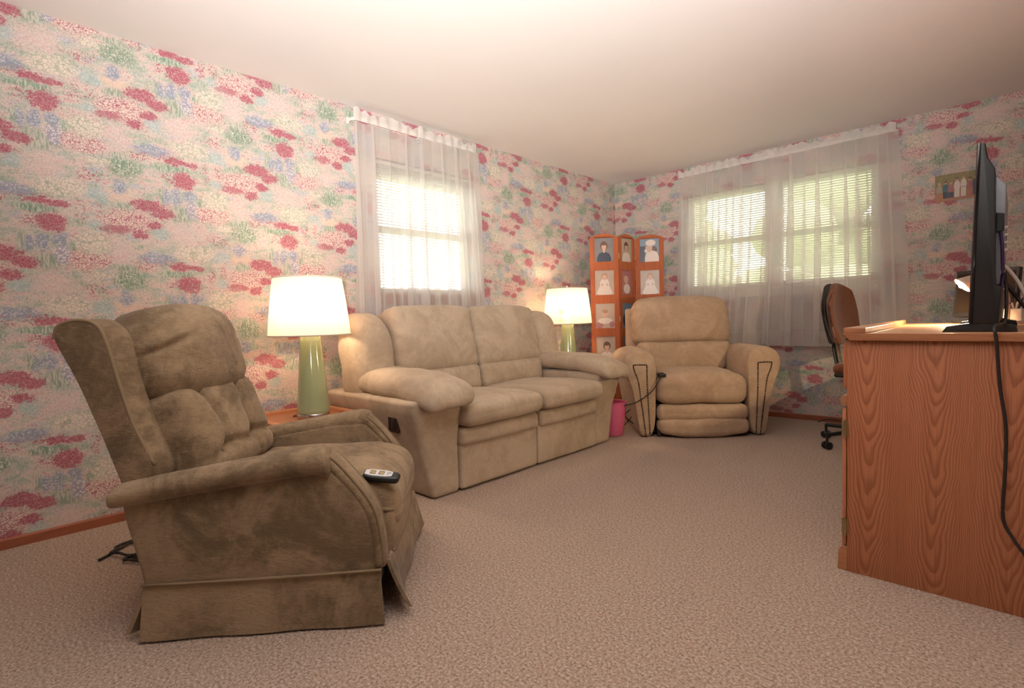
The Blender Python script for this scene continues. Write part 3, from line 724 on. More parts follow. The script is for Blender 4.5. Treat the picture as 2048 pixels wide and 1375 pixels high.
# ------------------------------------------------------------------ tan reclining loveseat
def loveseat():
    t = thing('loveseat', 'tan microsuede reclining loveseat with pillow arms under the left window', 'sofa', (.60, 2.52, 0))
    yc = 2.52
    for s in (-1, 1):
        y = lambda d: yc + s * d
        def aw(p, q):
            f = (q.z + 1) / 2
            if q.y * s > 0: p.y += s * (.145 * f ** 1.15) * abs(q.y)
            p.x += .045 * max(0, q.z) * (q.x > 0) - (.0 if q.x > 0 else .02 * f)
            return p
        bm = nb(); rbox(bm, (.565, y(.745), .276), (.87, .19, .545), .028, aw, n=8, k=3, wob=.003, wf=6); put('arm_side', bm, M_sofa, t, 180, True)
        def pw(p, q):
            p.z += -.085 * max(0, q.x - .25) ** 2 * 1.15 + .014 * (1 - q.x ** 2) * (q.z > 0)
            p.y += .012 * (1 - q.x ** 2) * q.y
            p.z -= .03 * max(0, q.y * s) ** 2
            if q.x > 0: p.y *= 1 + .06 * q.x
            return p
        bm = nb(); rbox(bm, (.745, y(.785), .608), (.80, .300, .112), .055, pw, Matrix.Rotation(radians(2.0), 3, 'Y'), n=16, k=5, wob=.007, wf=9); ap = put('arm_pad', bm, M_sofa, t, 180, True)
        bm = nb(); tube(bm, [(.38, y(.922), .583), (.60, y(.934), .578), (.80, y(.938), .571), (.98, y(.936), .556)], .0035, 6, 5); put('seam', bm, M_sofa, ap, 180, True)
        # side pillow of the back
        def gw(p, q):
            p.x += -.050 * q.z + .02 * (1 - q.z ** 2) * (q.x > 0)
            p.y *= 1 - .28 * max(0, q.z) ** 2
            return p
        bm = nb(); rbox(bm, (.325, y(.805), .735), (.28, .29, .56), .105, gw, n=10, k=5, wob=.007, wf=8); put('side_pillow', bm, M_sofa, t, 180, True)
        # seat modules
        def cw(p, q):
            if q.z > 0: p.z += .026 * (1 - q.x ** 2) * (1 - q.y ** 2)
            p.z -= .022 * max(0, q.x - .3) ** 2 * max(0, q.z)
            return p
        bm = nb(); rbox(bm, (.72, y(.331), .422), (.74, .652, .135), .052, cw, Matrix.Rotation(radians(-1.5), 3, 'Y'), n=12, k=4, wob=.005, wf=8); put('seat_cushion', bm, M_sofa, t, 180, True)
        bm = nb(); rbox(bm, (.785, y(.330), .306), (.50, .650, .108), .036, lambda p, q: Vector((p.x + .012 * (1 - q.y ** 2) * (q.x > 0), p.y, p.z)), n=10, k=4, wob=.004, wf=8); put('leg_rest_pad', bm, M_sofa, t, 180, True)
        bm = nb(); rbox(bm, (.93, y(.326), .142), (.16, .646, .262), .02, lambda p, q: Vector((p.x + .004 * (1 - q.y ** 2) * (q.x > 0), p.y, p.z)), n=8, k=3, wob=.003, wf=6); put('front_panel', bm, M_sofa, t, 180, True)
        def lw(p, q):
            if q.x > 0: p.x += .026 * (1 - q.y ** 2) * (1 - q.z ** 2)
            return p
        bm = nb(); rbox(bm, (.42, y(.333), .545), (.20, .655, .19), .05, lw, Matrix.Rotation(radians(-10), 3, 'Y'), n=10, k=4, wob=.005, wf=8); put('lumbar_cushion', bm, M_sofa, t, 180, True)
        def kw(p, q):
            if q.x > 0: p.x += .040 * (1 - q.y ** 2) * (1 - q.z ** 2)
            if q.z > 0: p.z += .016 * (1 - q.y ** 2) - .006 * max(0, (abs(q.y) - .7)) * 3
            e = max(0, abs(q.y) - .72) * 3
            p.x += .008 * sin(q.z * 16 + q.y) * e * (q.x > 0); p.z += .006 * sin(q.x * 9 + q.y * 20) * (q.z > .6) * max(0, abs(q.y) - .5)
            return p
        bm = nb(); rbox(bm, (.335, y(.334), .815), (.24, .666, .44), .048, kw, Matrix.Rotation(radians(-13), 3, 'Y'), n=16, k=4, wob=.006, wf=7); put('back_cushion', bm, M_sofa, t, 180, True)
    bm = nb(); prism(bm, [(.15, .06), (.145, .5), (.14, .93), (.17, .965), (.27, .93), (.36, .5), (.40, .06)], 'xz', yc - .80, yc + .80, .02); put('back_shell', bm, M_sofa, t, 40, True)
    bm = nb(); box(bm, (.16, yc - .76, .012), (.90, yc + .76, .34), bev=.01); put('base_frame', bm, M_blackm, t, 30, True)
    # release latch recessed in the near side
    yl = 1.580
    bm = nb(); prism(bm, [(.775, .362), (.848, .362), (.855, .372), (.855, .448), (.848, .458), (.775, .458), (.768, .448), (.768, .372)], 'xz', yl - .014, yl + .03, .004)
    lp = put('release_latch', bm, M_brown_pl, t, 40, True)
    bm = nb(); box(bm, (.782, yl - .0165, .380), (.840, yl - .013, .441)); put('recess', bm, M_black, lp, 0, True)
    bm = nb(); rbox(bm, (.822, yl - .018, .410), (.016, .012, .05), .005, n=2, k=2); put('lever', bm, M_brown_pl, lp, 180, True)
    tag(lp, 'brown plastic release latch')
loveseat()

# ------------------------------------------------------------------ fawn recliner in the corner
def fawn_recliner():
    t = thing('recliner', 'fawn recliner with nailhead arm fronts, in front of the wide window', 'armchair', (1.475, 3.925, 0), radians(220.8))
    for s in (-1, 1):
        # arm: keyhole front drawn in x-z, carried back
        half = [(.388, .012), (.470, .004), (.500, .14), (.535, .36), (.578, .49), (.600, .56), (.585, .635), (.525, .682), (.44, .690), (.375, .655), (.347, .585), (.345, .50), (.350, .30), (.356, .12)]
        P = smoothpts([(a, b, 0) for a, b in half], 3, True)
        loops = []
        for yy, sc_, dz in ((-.74, .90, -.02), (-.70, .97, -.01), (-.5, 1, 0), (-.25, 1, 0), (-.06, 1.0, 0), (-.022, .985, 0), (-.004, .955, 0), (0.006, .90, 0)):
            loops.append([(s * (.455 + (p.x - .455) * sc_), yy, max(.004, .35 + (p.y - .35) * sc_ + dz)) for p in P])
        bm = nb(); loft(bm, loops); arm = put('arm', bm, M_recl, t, 60)
        def nails(path):
            bm = nb(); Q = smoothpts([(a, b, 0) for a, b in path], 24); last = None
            for q in Q:
                if last is None or (q - last).length > .0125:
                    ball(bm, (s * q.x, .0065, q.y), .0070, 1, .55, 1, 1); last = q
            put('nailhead_row', bm, M_nail, arm, 180)
        nails([(.404, .03), (.411, .20), (.418, .38), (.420, .50), (.420, .563)])
        nails([(.436, .015), (.452, .16), (.472, .32), (.488, .44), (.512, .51), (.522, .545), (.524, .566)])
        nails([(.424, .567), (.47, .569), (.52, .568)])
    def sw(p, q):
        if q.z > 0: p.z += .030 * (1 - q.x ** 2) * (1 - q.y ** 2) + .012 * (1 - q.x ** 2)
        return p
    bm = nb(); rbox(bm, (0, -.265, .365), (.690, .60, .225), .075, sw, n=12, k=5, wob=.008, wf=7); put('seat_cushion', bm, M_recl, t, 180)
    bm = nb(); rbox(bm, (0, -.02, .190), (.688, .12, .122), .045, lambda p, q: Vector((p.x, p.y + .012 * (1 - q.x ** 2) * (q.y > 0), p.z)), n=12, k=4, wob=.007, wf=8); put('leg_rest_pad', bm, M_recl, t, 180)
    bm = nb(); rbox(bm, (0, -.015, .088), (.686, .13, .114), .045, lambda p, q: Vector((p.x, p.y + .03 * (1 - q.x ** 2) * (q.y > 0), p.z - .030 * (1 - q.x ** 2) * (q.z < 0))), n=12, k=4, wob=.007, wf=8); put('foot_pad', bm, M_recl, t, 180)
    def lw(p, q):
        if q.y > 0: p.y += .03 * (1 - q.x ** 2) * (1 - q.z ** 2)
        p.x *= 1 + .10 * q.z
        return p
    bm = nb(); rbox(bm, (0, -.55, .575), (.745, .20, .27), .06, lw, Matrix.Rotation(radians(14), 3, 'X'), n=12, k=4, wob=.007, wf=7); put('lumbar_cushion', bm, M_recl, t, 180)
    def kw(p, q):
        if q.y > 0: p.y += .045 * (1 - q.x ** 2) * (1 - q.z ** 2)
        p.z += .030 * (1 - q.x ** 2) * (q.z > 0)
        p.x *= 1 - .03 * max(0, q.z)
        e = max(0, abs(q.x) - .8) * 5
        p.x += .006 * sin(q.z * 13) * e
        return p
    bm = nb(); rbox(bm, (0, -.655, .885), (.84, .21, .40), .075, kw, Matrix.Rotation(radians(9), 3, 'X'), n=16, k=5, wob=.008, wf=6); put('back_cushion', bm, M_recl, t, 180)
    bm = nb(); prism(bm, [(-.62, .10), (-.66, .5), (-.735, .99), (-.755, 1.015), (-.79, 1.01), (-.80, .5), (-.76, .10)], 'yz', -.455, .455, .02); put('back_shell', bm, M_recl, t)
    bm = nb(); box(bm, (-.36, -.68, .012), (.36, -.09, .25), bev=.01); put('base_frame', bm, M_blackm, t, 30)
    for xa in (-.345, .32):
        bm = nb(); box(bm, (xa, -.03, .012), (xa + .025, .01, .06), bev=.004); put('glide', bm, M_blackm, t, 30)
    global FAWN; FAWN = t
    R = Matrix.Translation(t.location) @ Matrix.Rotation(radians(220.8), 4, 'Z')
    # hand control tucked beside the seat with its lead to the bin
    p = R @ Vector((.302, -.03, .472))
    r = thing('handheld_remote', 'small black hand control tucked beside the seat of the fawn recliner', 'remote control', p, radians(220.8))
    bm = nb(); rbox(bm, (0, 0, .013), (.055, .10, .026), .010, n=3, k=3); put('body', bm, M_black, r, 180)
    bm = nb(); rbox(bm, (0, .01, .0275), (.026, .045, .005), .002, n=2, k=2); put('keypad', bm, M_blackm, r, 180)
    q = [R @ Vector(v) for v in ((.312, .02, .482), (.340, .036, .44), (.40, .030, .355), (.50, .02, .285), (.585, -.05, .245), (.64, -.10, .225))]
    bm = nb(); tube(bm, [v - p for v in q], .0042, 7, 6)
    o = put('lead', bm, M_cord, None, 180); o.parent = r; o.matrix_parent_inverse = Matrix.Rotation(radians(-220.8), 4, 'Z')
fawn_recliner()

# ------------------------------------------------------------------ end tables
def end_table(label, x0, x1, y0, y1, z):
    t = thing('end_table', label, 'side table', ((x0 + x1) / 2, (y0 + y1) / 2, 0))
    bm = nb(); box(bm, (x0 + .01, y0 + .01, z - .022), (x1 - .01, y1 - .01, z), bev=.003); put('tabletop', bm, M_table, t, 30, True)
    for a, b in (((x0, y0), (x1, y0 + .045)), ((x0, y1 - .045), (x1, y1)), ((x0, y0 + .045), (x0 + .03, y1 - .045)), ((x1 - .045, y0 + .045), (x1, y1 - .045))):
        bm = nb(); box(bm, (a[0], a[1], z - .06), (b[0], b[1], z + .022), bev=.012); put('edge_rail', bm, M_table, t, 40, True)
    for a in (x0 + .03, x1 - .03):
        for b in (y0 + .03, y1 - .03):
            bm = nb(); rbox(bm, (a, b, (z - .05) / 2), (.05, .05, z - .05), .008, lambda p, q: Vector((p.x * (.82 + .18 * (q.z + 1) / 2), p.y * (.82 + .18 * (q.z + 1) / 2), p.z)), n=2, k=2); put('leg', bm, M_table, t, 40, True)
end_table('stained wood end table with raised rim between the olive recliner and the loveseat', .06, .60, 1.06, 1.56, .430)
end_table('stained wood end table hidden between the loveseat and the photo screen', .04, .50, 3.62, 3.98, .430)

# ------------------------------------------------------------------ table lamps
def table_lamp(label, x, y, z, first=None):
    if first is None:
        t = thing('table_lamp', label, 'lamp', (x, y, z), 0, 'celadon table lamps')
        bm = nb(); lathe(bm, [(0, 0), (.083, 0), (.086, .004), (.086, .030), (.083, .034), (0, .034)]); put('base_plate', bm, M_chrome, t, 40)
        bm = nb(); lathe(bm, [(0, .034), (.085, .034), (.0875, .040), (.086, .050), (.078, .16), (.067, .30), (.056, .43), (.053, .462), (.050, .470), (.02, .474), (0, .474)]); put('body', bm, M_lamp, t, 50)
        bm = nb(); lathe(bm, [(.022, .472), (.022, .482), (.012, .486), (.012, .515), (.018, .520), (.018, .560), (0, .560)], n=20); put('socket', bm, M_brass, t, 50)
        bm = nb(); lathe(bm, [(0, .556), (.014, .560), (.018, .580), (.030, .610), (.031, .630), (.022, .655), (0, .664)], n=20); put('bulb', bm, M_bulb, t, 180)
        bm = nb(); tube(bm, [(0, .02, .50), (0, .052, .56), (0, .056, .66), (0, .025, .755), (0, 0, .770), (0, -.025, .755), (0, -.056, .66), (0, -.052, .56), (0, -.02, .50)], .0022, 6, 4); put('harp', bm, M_brass, t, 180)
        zb, zt, rb, rt = .462, .782, .216, .180
        prof = [(rb + (rt - rb) * (k / 12) ** 1.25, zb + (zt - zb) * k / 12) for k in range(13)]
        bm = nb(); lathe(bm, prof, n=64); sh = put('lamp_shade', bm, M_shade, t, 180)
        for z_, r_ in ((zb, rb), (zt, rt)):
            bm = nb(); tube(bm, [(r_ * cos(a * pi / 24), r_ * sin(a * pi / 24), z_ + (.004 if z_ == zb else -.004)) for a in range(48)], .0042, 6, 1, True); put('trim_band', bm, M_cup, sh, 180)
        bm = nb()
        for a in (0, 2 * pi / 3, 4 * pi / 3): tube(bm, [(0, 0, .772), (rt * cos(a), rt * sin(a), .776)], .0018, 5, 1)
        put('spider', bm, M_brass, sh, 180)
        bm = nb(); lathe(bm, [(0, .770), (.010, .772), (.012, .785), (.006, .790), (.010, .798), (.010, .806), (0, .812)], n=16); put('finial', bm, M_chrome, t, 180)
        return t
    t = first.copy(); col.objects.link(t); t.location = (x, y, z); t['label'] = label
    for ch in first.children:
        c = ch.copy(); col.objects.link(c); c.parent = t
        for g in ch.children:
            d = g.copy(); col.objects.link(d); d.parent = c
    return t
L1 = table_lamp('green glazed table lamp on the end table beside the olive recliner', .385, 1.335, .430)
L2 = table_lamp('green glazed table lamp with wrapped shade, between the loveseat and the photo screen', .30, 3.775, .430, L1)
# the second shade still wears its clear wrap and paper tag
sh2 = [c for c in L2.children if c.name.startswith('lamp_shade')][0]
bm = nb(); lathe(bm, [(.150, .458), (.221, .455), (.224, .470), (.206, .62), (.190, .785), (.150, .790)], n=48)
for v in bm.verts: v.co += mnoise.noise_vector(v.co * 16) * .006
put('clear_wrap', bm, M_wrap, sh2, 180)
a0 = radians(-68)
for zc, hh, ww in ((.575, .022, .10), (.497, .012, .07)):
    bm = nb()
    for k in range(4):
        r_ = .212 - (zc - .46) * .11
        A = [a0 + (k / 4 - .5) * ww * 2, a0 + ((k + 1) / 4 - .5) * ww * 2]
        bm.faces.new([bm.verts.new((r_ * cos(a), r_ * sin(a), z_)) for a, z_ in ((A[0], zc - hh), (A[1], zc - hh), (A[1], zc + hh), (A[0], zc + hh))])
    put('paper_tag', bm, M_hem, sh2, 180)
bm = nb(); tube(bm, [(-.06, -.02, .014), (-.13, -.06, .004), (-.20, .02, .004), (-.16, .10, .004), (-.24, .14, .01), (-.31, .12, .03), (-.33, .10, .012)], .0022, 6, 8); put('power_cord', bm, M_cord, L1, 180)
bm = nb(); tube(bm, [(-.06, .02, .014), (-.12, .12, .004), (-.18, .19, .004), (-.25, .14, .004), (-.27, .02, .004)], .0022, 6, 8); put('power_cord', bm, M_cord, L2, 180)

# ------------------------------------------------------------------ folding photo screen in the corner
C_skin = plain('photo_skin', (.56, .34, .24), .35); C_white = plain('photo_white', (.66, .56, .49), .35); C_hair = plain('photo_hair', (.12, .055, .03), .35)
C_navy = plain('photo_navy', (.03, .035, .06), .3); C_tan = plain('photo_tan', (.43, .33, .25), .35, 0, .15, 9); C_grey = plain('photo_grey', (.20, .18, .18), .3, 0, .25, 9)
C_sky = plain('photo_sky', (.17, .24, .30), .3, 0, .25, 7); C_green = plain('photo_foliage', (.26, .22, .09), .35, 0, .5, 60); C_rose = plain('photo_rose', (.38, .14, .14), .35, 0, .35, 30)
C_blond = plain('photo_fair_hair', (.38, .22, .10), .35); C_earth = plain('photo_earth', (.42, .19, .11), .35, 0, .2, 20); C_teal = plain('photo_teal', (.05, .14, .17), .35)
PH = [C_tan, C_grey, C_sky, C_rose, C_green, C_skin, C_white, C_hair, C_navy, C_blond, C_earth, C_teal]
IX = {k: i for i, k in enumerate(['tan', 'grey', 'sky', 'rose', 'green', 'skin', 'white', 'hair', 'navy', 'blond', 'earth', 'teal'])}
def picture(bm, org, U, V, Nn, w, h, bgc, shapes, th=.004):
    """flat print: background plus simple shapes given as (colour, cx, cy, rx, ry[, kind]) in print units 0..1"""
    org, U, V, Nn = map(Vector, (org, U, V, Nn))
    P = lambda a, b, d: org + U * (a * w) + V * (b * h) + Nn * d
    vs = [bm.verts.new(P(a, b, d)) for d in (-th, 0) for a, b in ((0, 0), (1, 0), (1, 1), (0, 1))]
    for q in ((0, 1, 2, 3), (4, 5, 6, 7), (0, 1, 5, 4), (1, 2, 6, 5), (2, 3, 7, 6), (3, 0, 4, 7)): bm.faces.new([vs[i] for i in q]).material_index = IX[bgc]
    for k, s in enumerate(shapes):
        c, cx, cy, rx, ry = s[:5]; kind = s[5] if len(s) > 5 else 'e'; d = .0003 * (k + 1)
        if kind == 'e': pts = [(cx + rx * cos(a), cy + ry * sin(a)) for a in [2 * pi * i / 20 for i in range(20)]]
        elif kind == 'b': pts = [(cx - rx, cy - ry), (cx + rx, cy - ry), (cx + rx, cy - ry * .1), (cx + rx * .75, cy + ry * .7), (cx + rx * .25, cy + ry), (cx - rx * .25, cy + ry), (cx - rx * .75, cy + ry * .7), (cx - rx, cy - ry * .1)]
        elif kind == 'd': pts = [(cx - rx, cy - ry * .8), (cx - rx * .7, cy - ry), (cx + rx * .7, cy - ry), (cx + rx, cy - ry * .8), (cx + rx * .6, cy + ry * .1), (cx + rx * .28, cy + ry), (cx - rx * .28, cy + ry), (cx - rx * .6, cy + ry * .1)]
        else: pts = [(cx - rx, cy - ry), (cx + rx, cy - ry), (cx + rx, cy + ry), (cx - rx, cy + ry)]
        pts = [(min(.995, max(.005, a)), min(.995, max(.005, b))) for a, b in pts]
        bm.faces.new([bm.verts.new(P(a, b, d)) for a, b in pts]).material_index = IX[c]
def portrait(hair, face, top, cx=.5, cy=.62, r=.13, dark=True):
    return [(hair, cx, cy + .02, r * 1.45, r * 1.35), (top, cx, .17, .36, .22, 'b'), (face, cx, cy - .17, r * .45, .10), (face, cx, cy - .02, r * .92, r * 1.05), (hair, cx, cy + .10, r * 1.05, r * .55)]
def baby(cx=.5, hair='blond'):
    return [('white', cx, .32, .42, .30, 'd'), ('white', cx, .45, .24, .22), (hair, cx, .75, .15, .13), ('skin', cx, .71, .115, .11), ('skin', cx - .12, .42, .05, .05), ('skin', cx + .14, .42, .05, .05)]
PICS = {0: [('grey', portrait('hair', 'skin', 'navy')), ('tan', baby()), ('tan', [('rose', .2, .12, .2, .12), ('white', .5, .30, .38, .12), ('skin', .5, .58, .16, .13), ('blond', .5, .68, .15, .08), ('rose', .85, .15, .14, .12)]), ('tan', portrait('hair', 'skin', 'white', .56, .60, .13)), ('tan', baby(.46))],
        1: [('tan', portrait('hair', 'skin', 'white')), ('rose', [('skin', .45, .62, .2, .16), ('white', .5, .25, .3, .2)]), ('sky', [('navy', .5, .3, .4, .3), ('skin', .5, .65, .15, .12)]), ('grey', [('hair', .5, .6, .3, .2), ('skin', .5, .5, .18, .16)]), ('grey', [('navy', .5, .3, .4, .3)])],
        2: [('sky', [('navy', .12, .33, .16, .33, 'r'), ('hair', .72, .50, .18, .14), ('white', .62, .22, .36, .24, 'b'), ('skin', .48, .56, .17, .16), ('white', .56, .78, .26, .13), ('white', .32, .46, .08, .07)]), ('tan', baby(.52)), ('tan', baby(.5, 'hair')), ('grey', portrait('blond', 'skin', 'white')), ('tan', baby(.4))]}
def folding_screen():
    t = thing('folding_screen', 'three-panel orange wood photo screen with arched tops standing in the corner', 'room divider', (.48, .48 + 4.0, 0))
    pts = [(.262, 4.19), (.478, 4.364), (.492, 4.636), (.737, 4.765)]
    HS = 1.745; T = .021
    for i in range(3):
        a, b = Vector((*pts[i], 0)), Vector((*pts[i + 1], 0)); U = (b - a).normalized(); Nn = Vector((U.y, -U.x, 0)); Lw = (b - a).length - .006
        V = Vector((0, 0, 1)); st = .047 if i != 1 else .045
        def slab(bm, u0, u1, z0, z1, d0=-T, d1=0):
            vs = [bm.verts.new(a + U * u + V * z + Nn * d) for d in (d0, d1) for u, z in ((u0, z0), (u1, z0), (u1, z1), (u0, z1))]
            for q in ((0, 1, 2, 3), (4, 5, 6, 7), (0, 1, 5, 4), (1, 2, 6, 5), (2, 3, 7, 6), (3, 0, 4, 7)): bm.faces.new([vs[k] for k in q])
        bm = nb(); slab(bm, .003, st, 0, HS - .045); slab(bm, Lw - st + .003, Lw, 0, HS - .045)
        ops = [(1.475 - .318 * k, 1.710 - .318 * k) for k in range(5)]
        edges = [HS - .045] + [z for o in ops for z in (o[1], o[0])] + [.07]
        for k in range(0, len(edges), 2): slab(bm, st, Lw - st + .003, edges[k + 1], edges[k])
        # arched head
        arc = [(.003 + (Lw - .003) * k / 16, HS - .045 + .040 * max(0, sin(pi * k / 16)) ** .8) for k in range(17)]
        F = [[bm.verts.new(a + U * u + V * z + Nn * d) for u, z in [(.003, HS - .045)] + arc[1:-1] + [(Lw, HS - .045)]] for d in (-T, 0)]
        bm.faces.new(F[0]); bm.faces.new(F[1][::-1])
        for k in range(17 - 1): bm.faces.new((F[0][k], F[0][k + 1], F[1][k + 1], F[1][k]))
        pn = put('panel', bm, M_screen, t, 30, True)
        for k, (z0, z1) in enumerate(ops):
            bm = nb(); bgc, sh = PICS[i][k]
            picture(bm, a + U * (st - .002) + V * (z0 - .002) - Nn * .010, U, V, Nn, Lw - 2 * st + .007, z1 - z0 + .004, bgc, sh)
            bmesh.ops.translate(bm, verts=bm.verts, vec=-t.location)
            me_o = put('photograph', bm, PH, pn, 0)
        if i:
            for z in (.25, .9, 1.5):
                bm = nb(); lathe(bm, [(0, z), (.006, z), (.006, z + .05), (0, z + .05)], (pts[i][0], pts[i][1], 0), 10); put('hinge', bm, M_brass, t, 40, True)
folding_screen()

# ------------------------------------------------------------------ pink bin and loose cords
t = thing('wastebasket', 'narrow pink plastic bin between the loveseat and the fawn recliner', 'bin', (.885, 3.575, 0))
bm = nb(); lathe(bm, [(0, .002), (.080, .002), (.086, .008), (.100, .14), (.112, .262), (.112, .268), (.108, .268), (.097, .14), (.082, .012), (0, .010)], n=40); put('bucket', bm, M_pink, t, 50)
bm = nb(); tube(bm, [(.113 * cos(a * pi / 20), .113 * sin(a * pi / 20), .266) for a in range(40)], .004, 6, 1, True); put('rim', bm, M_pink, t, 180)
def cord(label, pts, r, m=M_cord, cat='cord', name='power_cord', base=None, owner=None):
    P = [Vector(p) for p in pts]; b = Vector(base or (P[0].x, P[0].y, 0))
    bm = nb(); tube(bm, [p - b for p in P], r, 7, 8); o = put(name, bm, m, None, 180); o.location = b
    if owner is not None:
        o.parent = owner; o.matrix_parent_inverse = (Matrix.Translation(owner.location) @ Matrix.Rotation(owner.rotation_euler.z, 4, 'Z')).inverted()
        return tag(o, label)
    return tag(o, label, cat)
cord('black cord end lying on the carpet behind the olive recliner', [(.499, .337, .008), (.46, .384, .008), (.43, .405, .010), (.401, .410, .010), (.380, .446, .010), (.38, .50, .010), (.42, .60, .01), (.53, .56, .01), (.56, .44, .012), (.50, .405, .014), (.465, .382, .014), (.43, .42, .01), (.40, .47, .01), (.45, .56, .01), (.58, .60, .01), (.68, .55, .01)], .0055, owner=OLIVE)
cord('coiled black cord loop on the carpet at the back of the olive recliner', [(.70, .52, .008), (.62, .47, .008), (.57, .425, .01), (.585, .405, .010), (.615, .43, .012), (.64, .48, .012), (.60, .47, .015), (.575, .43, .015), (.60, .415, .012), (.72, .49, .01)], .0045, owner=OLIVE)
cord('thin dark cord along the skirting beside the office chair', [(2.02, 4.965, .010), (2.06, 4.975, .028), (2.11, 4.98, .038), (2.17, 4.975, .036), (2.24, 4.96, .022), (2.40, 4.94, .006), (2.7, 4.93, .006)], .005, name='extension_lead')
cord('brown cord looping behind the pink bin', [(.80, 3.86, .006), (.90, 3.83, .10), (.93, 3.80, .18), (.90, 3.74, .13), (.96, 3.80, .05), (1.02, 3.86, .006)], .004, owner=FAWN)

# ------------------------------------------------------------------ oak desk
def desk():
    X0, X1, Y0, Y1, Z = 2.787, 3.52, 2.183, 3.60, .866
    t = thing('desk', 'oak veneer desk with brass hinges at the right of the room', 'desk', ((X0 + X1) / 2, (Y0 + Y1) / 2, 0))
    P = lambda n, bm, m, s=30, p=t: put(n, bm, m, p, s, True)
    bm = nb(); box(bm, (X0, Y0, .0), (X1, Y0 + .02, .843), bev=.0015); P('end_panel', bm, M_oak_end)
    bm = nb(); box(bm, (X0 + .01, Y1 - .03, 0), (X1, Y1 - .01, .843), bev=.0015); P('end_panel', bm, M_oak)
    bm = nb(); box(bm, (X1 - .02, Y0 + .02, .02), (X1, Y1 - .03, .843)); P('back_panel', bm, M_oak)
    bm = nb(); box(bm, (X0 + .004, Y0 + .46, .02), (X1 - .02, Y0 + .48, .843)); P('inner_panel', bm, M_oak)
    bm = nb(); box(bm, (X0 - .004, Y0 - .012, .850), (X1 + .006, Y1, Z), bev=.002); P('desktop', bm, M_oak_top)
    # moulded edge: stands proud at the near end and is cut on a bevel at the front corner
    bm = nb(); prism(bm, [(X0 - .010, Z + .001), (X0 - .010, Z - .002), (X0 + .010, .842), (X1 + .008, .842), (X1 + .008, Z + .001)], 'xz', Y0 - .018, Y0 - .001, .0015); P('edge_moulding', bm, M_oak_edge)
    bm = nb(); prism(bm, [(Y0 - .001, Z), (Y0 - .001, .843), (Y1, .843), (Y1, Z)], 'yz', X0 - .010, X0 - .004, .0015); P('edge_moulding', bm, M_oak_edge)
    # raised lip along the front edge, its inner side swept
    lip = [(X0 - .008, Y0 - .016), (X0 + .058, Y0 - .016)] + [(X0 + .058 - .052 * f ** 1.6, Y0 + 1.33 * f) for f in [k / 12 for k in range(1, 13)]] + [(X0 - .008, Y0 + 1.33)]
    bm = nb(); prism(bm, lip, 'xy', Z + .0005, Z + .021, .003); P('raised_lip', bm, M_oak_edge, 40)
    # cabinet front: drawer, rail, door, plinth
    bm = nb(); prism(bm, [(X0 - .004, .660), (X0 - .004, .835), (X0 - .018, .828), (X0 - .018, .667)], 'xz', Y0 + .03, Y0 + .45, .002); P('drawer', bm, M_oak)
    bm = nb(); prism(bm, [(X0, .604), (X0 - .014, .604), (X0 - .021, .614), (X0 - .021, .634), (X0 - .012, .644), (X0, .644)], 'xz', Y0 + .001, Y0 + .47, .003); P('cabinet_rail', bm, M_oak_edge, 40)
    bm = nb(); box(bm, (X0 - .016, Y0 + .004, .096), (X0 - .003, Y0 + .455, .596), bev=.003)
    box(bm, (X0 - .020, Y0 + .06, .15), (X0 - .015, Y0 + .40, .54), bev=.002); dr = P('cabinet_door', bm, M_oak)
    for z0 in (.495, .137):
        bm = nb(); box(bm, (X0 - .017, Y0 - .002, z0), (X0 + .004, Y0 + .003, z0 + .056), bev=.001); tube(bm, [(X0 - .004, Y0 - .004, z0 - .004), (X0 - .004, Y0 - .004, z0 + .060)], .0045, 8, 1); P('hinge', bm, M_brass, 40, dr)
    bm = nb(); ball(bm, (X0 - .034, Y0 + .41, .36), .014, .8, 1, 1); tube(bm, [(X0 - .034, Y0 + .41, .36), (X0 - .015, Y0 + .41, .36)], .005, 8, 1); P('knob', bm, M_brass, 180, dr)
    bm = nb(); prism(bm, [(X0, 0), (X0 - .030, 0), (X0 - .028, .072), (X0 - .018, .088), (X0, .088)], 'xz', Y0 + .001, Y0 + .47, .002); P('plinth', bm, M_oak_edge, 40)
desk()

